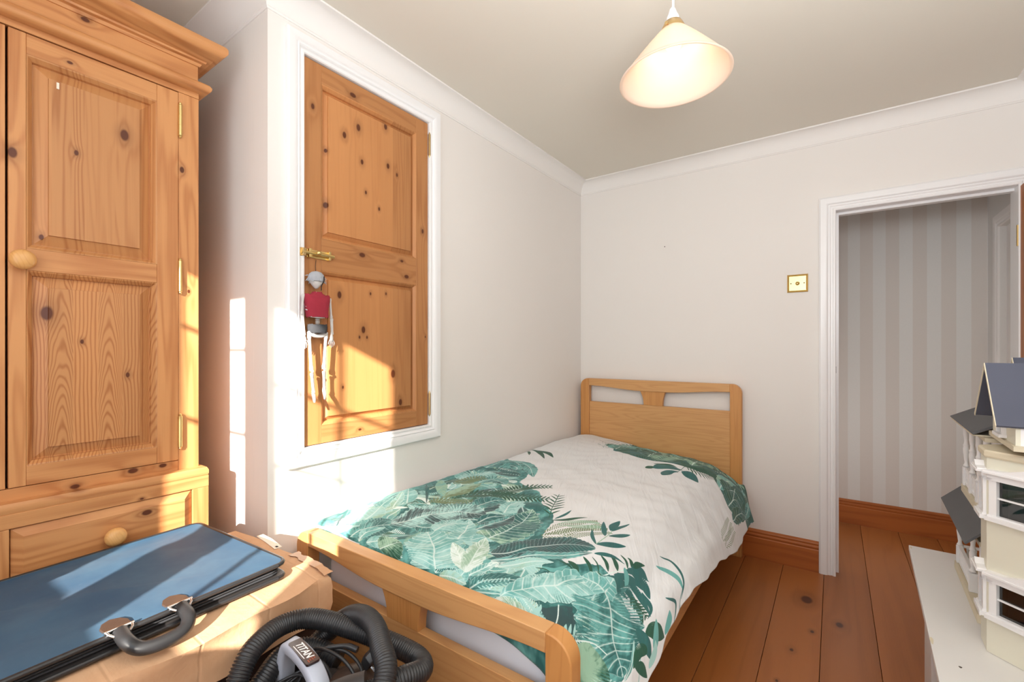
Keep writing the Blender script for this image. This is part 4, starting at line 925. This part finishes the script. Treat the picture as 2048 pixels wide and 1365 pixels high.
for u0, u1, v in ((.012, .060, -.0085),): tx.prism([(u0, v-.0007), (u1, v-.0007), (u1, v+.0007), (u0, v+.0007)], onpanel, .0012, .0016)
tx.build('underline', M['white_ink'], hd)
tx = MB()
for u0, u1, v in ((.066,.072,.006), (.065,.074,.002), (.066,.073,-.002), (.068,.076,-.006)): tx.prism([(u0, v-.001), (u1, v-.001), (u1, v+.001), (u0, v+.001)], onpanel, .0012, .0016)
tx.build('small_print', M['red_ink'], hd)
# ribbed hose
def hose(ctrl, r0=.0205, pitch=.0052, n=16, name='hose'):
    P = resample(catmull(ctrl, 12), pitch/4); r = [r0*(1.0 if i % 4 in (0, 1) else .90) for i in range(len(P))]
    return MB().tube(P, r, n).build(name, M['blackplastic'], vc, smooth=75)
hose([(.585,-2.475,0.428), (.535,-2.465,0.508), (.512,-2.432,0.560), (.497,-2.395,0.575), (.487,-2.352,0.578), (.500,-2.312,0.578), (.535,-2.287,0.576), (.590,-2.265,0.570), (.645,-2.243,0.560), (.705,-2.222,0.548), (.757,-2.215,0.540), (.790,-2.240,0.544), (.787,-2.285,0.554), (.765,-2.330,0.548), (.738,-2.362,0.543)])
hose([(.800,-2.372,0.488), (.797,-2.345,0.548), (.775,-2.312,0.580), (.735,-2.290,0.592), (.680,-2.262,0.600), (.620,-2.245,0.594), (.565,-2.244,0.573), (.520,-2.262,0.533), (.497,-2.300,0.498), (.490,-2.35,0.478)])
hose([(.585,-2.50,0.388), (.540,-2.44,0.488), (.525,-2.40,0.518), (.512,-2.362,0.530), (.520,-2.325,0.530), (.545,-2.300,0.523), (.59,-2.285,0.508)])
MB().tube([(.757,-2.340,.562), (.735,-2.365,.556), (.700,-2.405,.545), (.68,-2.43,.53)], [.0235,.0245,.0225,.0215], 18).build('hose_cuff', M['blackmatte'], vc, smooth=50)
MB().tube(catmull([(.56,-2.34,.545), (.60,-2.33,.562), (.655,-2.318,.555), (.69,-2.315,.53), (.70,-2.33,.51)], 8), .0032, 8).build('cable', M['blackplastic'], vc, smooth=60)
MB().tube(catmull([(.57,-2.36,.50), (.58,-2.33,.545), (.63,-2.300,.553), (.68,-2.295,.535), (.705,-2.32,.515), (.72,-2.36,.50)], 8), .0032, 8).build('cable', M['blackplastic'], vc, smooth=60)
for i in range(4): MB().tube(catmull([(.545+.006*i,-2.395+.008*i,.505), (.575+.004*i,-2.365+.012*i,.520+.004*i), (.62,-2.36+.012*i,.518), (.65,-2.37+.01*i,.505)], 6), .003, 8).build('cable', M['blackplastic'], vc, smooth=60)
pg = MB(); 
L = []
for q, s_ in ((0,.010), (.006,.016), (.020,.0175), (.024,.016), (.025,.012)):
    L.append([Vector((.672,-2.272,.552))+Vector((.75,.1,-.55)).normalized()*q+Vector((-.1,1,.05)).normalized()*a*s_*1.1+Vector((.55,.05,.75)).normalized()*b*s_ for a, b in ((1,-.8), (1,.5), (.5,1), (-.5,1), (-1,.5), (-1,-.8))])
pl_ = pg.loops(L, True, True, True).build('plug', M['blackplastic'], vc, bevel=.002)
for a, b in ((0,.6), (.55,-.35), (-.55,-.35)):
    p0 = Vector((.672,-2.272,.552))+Vector((.75,.1,-.55)).normalized()*.025+Vector((-.1,1,.05)).normalized()*a*.016+Vector((.55,.05,.75)).normalized()*b*.014
    MB().tube([p0, p0+Vector((.75,.1,-.55)).normalized()*.014], .0028, 6).build('pin', M['chrome'], pl_)
MB().tube(catmull([(.655,-2.285,.556), (.63,-2.295,.56), (.60,-2.32,.558)], 5), [.006]*5+[.0045]*5+[.0034], 10).build('plug_cable', M['blackplastic'], pl_, smooth=60)
# ---------------------------------------------------------------- toy skeleton hanging from the bolt
sk = thing('toy_skeleton', (.028, -1.99, 1.0), 'hanging toy skeleton in a torn red top on the pine cupboard door', 'toy')
def Q(px, py, x=.028): return Vector((x, -1.992+(px-629)*.00176, 1.160+(697.5-py)*(.001655+(px-629)*-.0000011)))
MB().tube(catmull([Q(628.5,520,.030), Q(628,533,.028), Q(629.5,549,.028)], 5), .0009, 6).build('string', M['dark'], sk)
# skull: one mesh, cranium to jaw, facing into the room with sockets and nose hole pressed in
mb = MB(); L = []; c0 = Q(629, 560.5, .030)
for i in range(17):
    th = math.pi*i/16; h = -math.cos(th); row = []
    for j in range(24):
        ph = 2*math.pi*j/24; rx, ry = .021*math.sin(th), .0235*math.sin(th)
        if h < -.1: ry *= 1-.42*min(1, (-h-.1)/.7); rx *= 1-.15*(-h)
        v = Vector((rx*math.cos(ph)*1.0, ry*math.sin(ph), h*.0285))
        fx = max(0, math.cos(ph))
        for ey_, ez_, rr, dp in ((.0085,.001,.0065,.009), (-.0085,.001,.0065,.009), (0,-.0085,.0035,.006)):
            d2 = ((v.y-ey_)**2+(v.z-ez_)**2)/rr**2
            if fx > 0: v.x -= dp*math.exp(-d2*1.3)
        row.append(c0+v)
    L.append(row)
skull = mb.loops(L, True, True, True).build('skull', M['bone'], sk, smooth=70)
MB().loops([[c0+Vector((.0215*math.cos(a)*k+.0005, .026*math.sin(a)*k, z)) for a in (2*math.pi*j/20 for j in range(20))] for k, z in ((1.0,-.004), (1.06,.004), (1.03,.012), (.88,.020), (.60,.0265), (.2,.0295), (.01,.030))], True, False, True).build('grey_wig', M['greyhair'], sk, smooth=60)
MB().tube(catmull([Q(638,552,.050), Q(636,562,.054), Q(632,572,.052), Q(633,581,.048)], 5), .0017, 6).build('dark_strap', M['dark'], sk)
tw = MB()
random.seed(9)
for i in range(26):
    a = random.uniform(0, 6.28); p = c0+Vector((.0215*math.cos(a), .027*math.sin(a), random.uniform(-.006, .016)))
    tw.tube([p, p+Vector((random.uniform(-.003,.004), .010*math.sin(a), random.uniform(-.012,.003)))], [.0022, .0006], 5)
tw.build('wig_tufts', M['greyhair'], sk, smooth=60)['kind'] = 'stuff'
for z in (584, 588): MB().lathe([(.004,0), (.0055,.0015), (.0055,.004), (.004,.0055)], Q(630, z+3), n=12).build('neck_bone', M['bone'], sk, smooth=60)
# rib cage under the top
for i in range(6):
    zc = Q(630, 602+i*6.2).z; w_ = (.030, .034, .036, .036, .033, .028)[i]
    MB().tube([Vector((.028+.017*math.cos(a), Q(630,600).y+w_*math.sin(a), zc-.004*math.cos(a))) for a in (2*math.pi*j/22 for j in range(23))], .0024, 6, False).build('rib', M['bone'], sk, smooth=60)
# torn red top: a sleeve of cloth with ragged hem
def cloth_tube(rows, n=30, thick=.0016):
    L = []
    for (px, py, w_, dx, rag) in rows:
        c = Q(px, py); row = []
        for j in range(n):
            a = 2*math.pi*j/n; k = abs(math.sin(a))**.55*(1 if math.sin(a) > 0 else -1)
            row.append(c+Vector((dx*math.cos(a), w_*k, rag*math.sin(j*2.7)*.8+rag*.4*math.sin(j*5.1))))
        L.append(row)
    I = [[p+(Q(rows[i][0], rows[i][1])-p)*.06 for p in r_] for i, r_ in enumerate(L)]
    return MB().loops(L+I[::-1]+[L[0]], True)
cloth_tube([(631,590,.044,.014,.003), (631,594,.046,.020,.001), (631,602,.044,.023,0), (631,612,.040,.0235,0), (631,622,.038,.0235,0), (631.5,630,.0375,.023,.001), (632,634.5,.037,.022,.0025)]).build('red_top', M['red'], sk, smooth=70)
cloth_tube([(631,584,.012,.012,.003), (631,588,.020,.015,.001), (631,592,.040,.016,.001)]).build('collar', M['red'], sk, smooth=70)
for i in range(7): MB().lathe([(.004,0), (.0075,.0012), (.0075,.0032), (.004,.0045)], Q(632.5, 637+i*3.4), n=12).build('vertebra', M['bone'], sk, smooth=60)
cloth_tube([(632,649,.0315,.019,.0018), (632,655,.0325,.021,0), (632,662,.031,.021,.001), (632,666,.0305,.020,.0015)]).build('belt', M['darkcloth'], sk, smooth=70)
pv = MB(); pv.tube([Q(614,664), Q(618,668), Q(626,671), Q(632,672), Q(640,671), Q(648,668), Q(651,664)], [.006,.0085,.008,.007,.008,.0085,.006], 10); pv.build('pelvis', M['bone'], sk, smooth=60)
def bone(a, b, r, parent=sk, name='bone', ends=1.9):
    r *= 1.28; a, b = Vector(a), Vector(b); n = 12; P = [a.lerp(b, i/n) for i in range(n+1)]
    rr = [r*(1+(ends-1)*(math.exp(-(i/n/.09)**2)+math.exp(-((1-i/n)/.09)**2))) for i in range(n+1)]; rr[0] *= .6; rr[-1] *= .6
    return MB().tube(P, rr, 10).build(name, M['bone'], parent, smooth=60)
for (sh, el, wr, hn, d) in (((604,592), (601,632), (604,672), (606,684), -1), ((658,592), (661,634), (661,668), (660,682), 1)):
    arm = bone(Q(*sh), Q(*el), .0030, name='upper_arm'); bone(Q(*el, .026), Q(*wr, .030), .0022, arm, 'forearm'); bone(Q(el[0]+2.2, el[1], .028), Q(wr[0]+2.0, wr[1], .031), .0020, arm, 'forearm')
    hm = MB().tube([Q(*wr, .030), Q((wr[0]+hn[0])/2, (wr[1]+hn[1])/2, .031), Q(*hn, .032)], [.004,.006,.005], 8)
    hm.build('palm', M['bone'], arm, smooth=60)
    for f in range(5):
        o = (f-2)*2.5; ln = (7, 12, 14, 12, 9)[f] if d > 0 else (9, 12, 14, 12, 7)[f]; p = Q(hn[0]+o*.7, hn[1]-(3 if f in (0,4) else 0), .032)
        MB().tube([p, Q(hn[0]+o*1.25, hn[1]+ln*.5, .033), Q(hn[0]+o*1.3, hn[1]+ln, .031)], [.0016,.0013,.0009], 6).build('finger', M['bone'], arm, smooth=60)
for (hp_, kn, an, ft) in (((615,668), (620,742), (624,787), (619,803)), ((650,668), (645,740), (646,783), (640,801))):
    leg = bone(Q(*hp_), Q(*kn), .0040, name='thigh', ends=1.9); MB().ball(Q(kn[0], kn[1]+1, .034), .004, .0052, .006, 10, 6).build('kneecap', M['bone'], leg, smooth=70)
    bone(Q(kn[0], kn[1]+4), Q(*an), .0034, leg, 'shin', 1.8); bone(Q(kn[0]+3.4, kn[1]+5, .026), Q(an[0]+2.4, an[1], .027), .0018, leg, 'shin')
    MB().tube([Q(an[0], an[1]-1, .024), Q(an[0]-.5, an[1]+4, .030), Q((an[0]+ft[0])/2, an[1]+10, .040), Q(ft[0], ft[1], .048)], [.0045,.006,.0055,.003], 10).build('foot', M['bone'], leg, smooth=60)

# ---------------------------------------------------------------- low white table with the dolls' house
TA = R(-2.5)
TZ = .42
tb = thing('low_table', (1.738, -1.272, 0), 'low white painted table under the dolls house, chipped along its edge', 'table', rotz=TA)
# local frame: x across (to the wall), y away from the camera
rbox(-.105, .255, -.62, .680, TZ-.018, TZ).build('table_top', M['tablewhite'], tb, local=True, bevel=.0015)
rbox(-.084, -.066, .19, .375, 0, TZ-.0185).build('panel_leg', M['tablewhite'], tb, local=True, bevel=.001)
rbox(-.084, -.066, -.56, -.375, 0, TZ-.0185).build('panel_leg', M['tablewhite'], tb, local=True, bevel=.001)
rbox(.215, .233, .19, .375, 0, TZ-.0185).build('panel_leg', M['tablewhite'], tb, local=True, bevel=.001); rbox(.215, .233, -.56, -.375, 0, TZ-.0185).build('panel_leg', M['tablewhite'], tb, local=True, bevel=.001)
for y0 in (.275, -.475): rbox(-.066, .215, y0, y0+.018, .02, TZ-.0185).build('cross_panel', M['tablewhite'], tb, local=True)
for (cx, cy, a, b) in ((-.1015, -.028, .0035, .018), (-.100, .655, .0025, .012), (-.060, -.118, .003, .0035)):
    MB().prism([(cx+a*math.cos(q)*(1+.25*math.sin(3*q)), cy+b*math.sin(q)) for q in (2*math.pi*j/12 for j in range(12))], lambda u, v, t: (u, v, t), TZ-.0004, TZ+.0004).build('chip', M['leather'] if cx > -.08 else M['creamdark'], tb, local=True)

dh = thing('dolls_house', (1.738, -1.272, TZ+.0008), 'cream dolls house with slate and navy roofs, bay windows and white porches', 'dolls house', rotz=TA)
WD = .288     # depth of the house (local x); front plane of the bay at x = 0
def add(mb, nm, mat, parent=dh, **k): return mb.build(nm, M[mat], parent, local=True, **k)
# base and porch deck
mb = MB().loops([[(.004, .545, z_), (.004, .147, z_), (.050, .118, z_), (.0045, .068, z_), (.0045, .003, z_), (.112, -.096, z_), (.118, -.30, z_), (WD, -.30, z_), (WD, .545, z_)] for z_ in (0, .023)], True, True, True); add(mb, 'base', 'creamdark')
# main block, open behind the windows: walls as thick boards
WX = .118
mb = MB(); mb.box(WX, WX+.008, .118, .545, .024, .50); mb.box(WX+.008, WD, .537, .545, .024, .50); mb.box(WX+.008, WD, -.30, -.292, .024, .50); mb.box(WD-.006, WD, -.292, .537, .024, .50); mb.box(WX, WX+.008, -.30, -.105, .024, .50)
add(mb, 'outer_wall', 'cream')
mb = MB(); mb.box(WX+.008, WD-.006, -.292, .537, .25, .258); mb.box(WX+.008, WD-.006, -.292, .537, .492, .50); add(mb, 'floor_slab', 'cream')
mb = MB(); mb.box(WX+.002, WX+.0078, -.1, .149, .025, .249); mb.box(WX+.002, WX+.0078, -.1, .149, .257, .49); add(mb, 'room_shade_board', 'dark')  # near-black boards stand in for the shade inside the rooms
# bay: plan points (x, y), y positive is away from the camera
PT = [(WX, -.105), (.0, .0), (.0, .098), (WX*.55, .148), (WX, .150)]
PT = [(.112, -.100), (0, 0), (0, .070), (.052, .116), (.118, .118)]
def face_box(p, q, u0, u1, z0, z1, t0, t1):   # box on the vertical face p->q, u along it, t outward
    p, q = Vector((*p, 0)), Vector((*q, 0)); d = (q-p).normalized(); n = Vector((-d.y, d.x, 0))
    if n.x > 0: n = -n
    if abs(n.x) < .05: n = Vector((-1, 0, 0))
    c = []
    for zz in (z0, z1):
        for u, t in ((u0, t0), (u1, t0), (u1, t1), (u0, t1)): c.append(p+d*u+n*t+Vector((0, 0, zz)))
    return c
def fb(mb, p, q, *a):
    c = face_box(p, q, *a); n = mb.pts(c)
    for f in ((0,3,2,1), (4,5,6,7), (0,1,5,4), (1,2,6,5), (2,3,7,6), (3,0,4,7)): mb.face([n+i for i in f])
FACES = [(PT[1], PT[0], .154), (PT[1], PT[2], .070), (PT[2], PT[3], .069)]
mb = MB(); fb(mb, PT[2], PT[3], 0, .069, 0, .482, -.006, 0); mb.box(.050, WX, .110, .1175, 0, .482)
for p, q, ln in FACES[:2]:
    wl, wr = (.020, ln-.012) if ln > .1 else (.015, ln-.015)
    for z0, z1 in ((.0, .097), (.178, .335), (.424, .482)): fb(mb, p, q, 0, ln, z0, z1, -.006, 0)
    for z0, z1 in ((.097, .178), (.335, .424)): fb(mb, p, q, 0, wl, z0, z1, -.006, 0); fb(mb, p, q, wr, ln, z0, z1, -.006, 0)
add(mb, 'bay_wall', 'cream')
mb = MB(); fb(mb, PT[2], PT[3], .003, .066, .026, .48, -.0075, -.0062); mb.box(.046, WX, .1085, .1098, .026, .48)
for p, q, ln in FACES[:2]:
    wl, wr = (.020, ln-.012) if ln > .1 else (.015, ln-.015)
    for z0, z1 in ((.026, .097), (.178, .249), (.257, .335), (.424, .48)): fb(mb, p, q, .003, ln-.003, z0, z1, -.0075, -.0062)
    for z0, z1 in ((.097, .178), (.335, .424)): fb(mb, p, q, .003, wl, z0, z1, -.0075, -.0062); fb(mb, p, q, wr, ln-.003, z0, z1, -.0075, -.0062)
add(mb, 'bay_shade_board', 'dark')  # dark inner skin, shade of the bay interior put into its colour
mb = MB(); L = [[(x_*k+.05*(1-k), y_*k+.02*(1-k), z_) for x_, y_ in PT] for k, z_ in ((1.06,.474), (1.10,.478), (1.10,.488), (1.04,.492))]
mb.loops(L, True, True, True); add(mb, 'bay_cornice', 'creamdark')
mb = MB().loops([[(x_, y_, z_) for x_, y_ in PT] for z_ in (.250, .256)], True, True, True); mb.v = [(.012+.9*a, .003+.96*b, c) for a, b, c in mb.v]; add(mb, 'bay_floor', 'dark')  # floor coloured dark for the shade inside the bay
def window(p, q, ln, z0, z1, parent=dh):
    a, b = (.020, ln-.012) if ln > .1 else (.015, ln-.015)
    fr_ = MB(); h = z1-z0
    fb(fr_, p, q, a-.012, a+.003, z0-.004, z1+.012, -.004, .006); fb(fr_, p, q, b-.003, b+.012, z0-.004, z1+.012, -.004, .006)
    fb(fr_, p, q, a-.017, b+.017, z0-.012, z0-.002, -.003, .013); fb(fr_, p, q, a-.014, b+.014, z0-.002, z0+.002, -.003, .008)
    fb(fr_, p, q, a-.014, b+.014, z1-.003, z1+.0135, -.003, .009); fb(fr_, p, q, a-.017, b+.017, z1+.0135, z1+.018, -.003, .019)
    fb(fr_, p, q, a-.014, a-.004, z1-.004, z1+.003, .004, .009); fb(fr_, p, q, b+.004, b+.014, z1-.004, z1+.003, .004, .009)
    w_ = fr_.build('window', M['trimwhite'], parent, local=True)
    pd = MB(); P_, Q_ = Vector((*p, 0)), Vector((*q, 0)); d = (Q_-P_).normalized(); n = Vector((-d.y, d.x, 0)); n = -n if n.x > 0 else n; n = Vector((-1,0,0)) if abs(n.x) < .05 else n
    m_ = (a+b)/2; out = [(a-.018, z1+.018), (b+.018, z1+.018), (b+.016, z1+.022), (m_+.30*(b-a), z1+.0245), (m_+.18*(b-a), z1+.029), (m_, z1+.036), (m_-.18*(b-a), z1+.029), (m_-.30*(b-a), z1+.0245), (a-.016, z1+.022)]
    pd.prism(out, lambda u, v, t: P_+d*u+n*t+Vector((0, 0, v)), 0, .017); pd.build('pediment', M['trimwhite'], w_, local=True)
    br_ = MB(); fb(br_, p, q, a+.003, b-.003, (z0+z1)/2-.002, (z0+z1)/2+.002, -.002, .002); fb(br_, p, q, m_-.0015, m_+.0015, z0, z1, -.002, .0015) if ln > .2 else None
    br_.build('glazing_bar', M['trimwhite'], w_, local=True)
    gp = MB(); fb(gp, p, q, a, b, z0, z1, -.0035, -.003); gp.build('pane', M['glass'], w_, local=True)
for p, q, ln in FACES[:2]:
    for z0, z1 in ((.097, .178), (.335, .424)): window(p, q, ln, z0, z1)
# attic and bay gable (ridge runs back into the house)
def gable(yc, hw, xf, zb, za, over, nm, win_):
    mb = MB(); o = [(yc-hw+.012, zb-.045), (yc+hw-.012, zb-.045), (yc+hw-.012, zb+.01), (yc, za-.018), (yc-hw+.012, zb+.01)]
    mb.prism(o, lambda u, v, t: (t, u, v), xf+over, xf+over+.008); add(mb, 'gable_wall', 'cream')
    mb = MB(); mb.box(xf+over+.0005, WD, yc-hw+.0122, yc-hw+.019, zb-.045, zb+.004); mb.box(xf+over+.0005, WD, yc+hw-.019, yc+hw-.0122, zb-.045, zb+.004); add(mb, 'attic_wall', 'trimwhite')
    for sg in (-1, 1):
        o = [(yc, za), (yc+sg*hw, zb), (yc+sg*(hw-.004), zb-.004), (yc, za-.0075)]
        mb = MB().prism(o, lambda u, v, t: (t, u, v), xf+.002, WD); add(mb, nm, 'navy')
        o = [(yc, za-.0002), (yc+sg*hw, zb-.0002), (yc+sg*(hw-.004), zb-.006), (yc, za-.010)]
        mb = MB().prism(o, lambda u, v, t: (t, u, v), xf, xf+.0018); add(mb, 'bargeboard', 'creamdark')
    if win_:
        a, b = (xf+over, yc-.028), (xf+over, yc+.028)
        fr_ = MB()
        for u0, u1, z0, z1, t1 in ((-.004,.008,zb-.032,zb+.045,.008), (.048,.060,zb-.032,zb+.045,.008), (-.008,.064,zb-.040,zb-.032,.014), (-.008,.064,zb+.045,zb+.053,.012), (-.012,.068,zb+.053,zb+.058,.017)): fb(fr_, a, b, u0, u1, z0, z1, -.001, t1)
        w_ = fr_.build('window', M['trimwhite'], dh, local=True)
        pd = MB().prism([(-.012, zb+.058), (.068, zb+.058), (.045, zb+.070), (.028, zb+.078), (.011, zb+.070)], lambda u, v, t: (xf+over-t, yc-.028+u, v), 0, .012); pd.build('pediment', M['trimwhite'], w_, local=True)
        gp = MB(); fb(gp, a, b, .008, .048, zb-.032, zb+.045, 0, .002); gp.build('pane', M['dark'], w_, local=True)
gable(.048, .128, .002, .562, .703, .034, 'roof_slope', True)
gable(.42, .118, .115, .565, .712, .010, 'roof_slope', True)
mb = MB(); mb.box(.030, WD, -.085, .175, .5065, .5175); add(mb, 'attic_floor', 'creamdark')
# porch: three turned posts, rails with balusters, slate roofs, balcony
POST = [(.0095,0), (.0095,.055), (.0060,.058), (.0085,.062), (.0060,.066), (.0048,.072), (.0066,.090), (.0082,.105), (.0085,.115), (.0070,.122), (.0084,.126), (.0060,.131), (.0052,.140), (.0062,.152), (.0078,.158), (.0078,.1905)]
def post(x_, y_, z_, h):
    k = h/.1905; mb = MB(); mb.box(x_-.0088, x_+.0088, y_-.0088, y_+.0088, z_, z_+.056*k)
    mb.lathe([(r_, hh*k) for r_, hh in POST[2:]], (x_, y_, z_-.0005), n=14); return add(mb, 'post', 'trimwhite', smooth=40)
BAL = [(.0034,0), (.0034,.008), (.0022,.010), (.0040,.018), (.0044,.024), (.0024,.034), (.0036,.040), (.0036,.050)]
def rail(x0, y0, x1, y1, z_, h=.052):
    d = Vector((x1-x0, y1-y0, 0)); n = max(3, int(d.length/.017)); d_ = d.normalized(); s_ = Vector((-d_.y, d_.x, 0))*.0045
    mb = MB()
    for za, zb_ in ((z_+.004, z_+.009), (z_+h, z_+h+.007)):
        c = [Vector((x0, y0, 0))+s_, Vector((x0, y0, 0))-s_, Vector((x1, y1, 0))-s_, Vector((x1, y1, 0))+s_]
        mb.loops([[p+Vector((0, 0, zz)) for p in c] for zz in (za, zb_)], True, True, True)
    rl = add(mb, 'porch_rail', 'trimwhite')
    for i in range(n):
        p = Vector((x0, y0, z_+.008))+d*((i+.5)/n); MB().lathe([(a, b*h/.05*.86) for a, b in BAL], p, n=8).build('baluster', M['trimwhite'], rl, local=True, smooth=50)
px_ = .016
for yy in (.530, .300, .150): post(px_, yy, .024, .186)
rail(px_, .521, px_, .309, .024); rail(px_+.009, .530, WX, .530, .024)
mb = MB(); mb.box(px_-.010, WX, .135, .542, .210, .222); add(mb, 'porch_ceiling', 'creamdark')
o = [(-.022, .214), (.034, .272), (.034, .278), (-.026, .218)]
mb = MB().prism(o, lambda u, v, t: (u, t, v), .118, .585); add(mb, 'porch_roof', 'slate')
mb = MB(); mb.box(.020, WX, .140, .543, .262, .286); add(mb, 'balcony_deck', 'creamdark')
bx_ = .031
for yy in (.528, .420, .312, .205): post(bx_, yy, .286, .200)
rail(bx_, .519, bx_, .429, .286); rail(bx_, .411, bx_, .321, .286); rail(bx_, .303, bx_, .214, .286); rail(bx_+.009, .528, WX, .528, .286)
mb = MB(); mb.box(bx_-.010, WX, .165, .540, .486, .497); add(mb, 'balcony_beam', 'creamdark')
o = [(.000, .502), (.118, .566), (.118, .574), (-.004, .507)]
mb = MB().prism(o, lambda u, v, t: (u, t, v), .176, .575); add(mb, 'balcony_roof', 'slate')
mb = MB(); mb.box(.0, .116, .185, .570, .4975, .5015); add(mb, 'balcony_soffit', 'creamdark')
# porch door and window in the wall behind
for z0, z1 in ((.026, .190), (.288, .440)):
    mb = MB(); mb.box(WX-.006, WX-.0005, .22, .30, z0, z1); dr_ = add(mb, 'porch_door', 'trimwhite'); MB().box(WX-.0075, WX-.006, .235, .285, z0+.03, z1-.02).build('door_panel', M['dark'], dr_, local=True)
# roof behind the gables
mb = MB().prism([(.10, .5675), (.20, .66), (WD, .5675)], lambda u, v, t: (u, t, v), -.07, .56); add(mb, 'main_roof', 'navy')
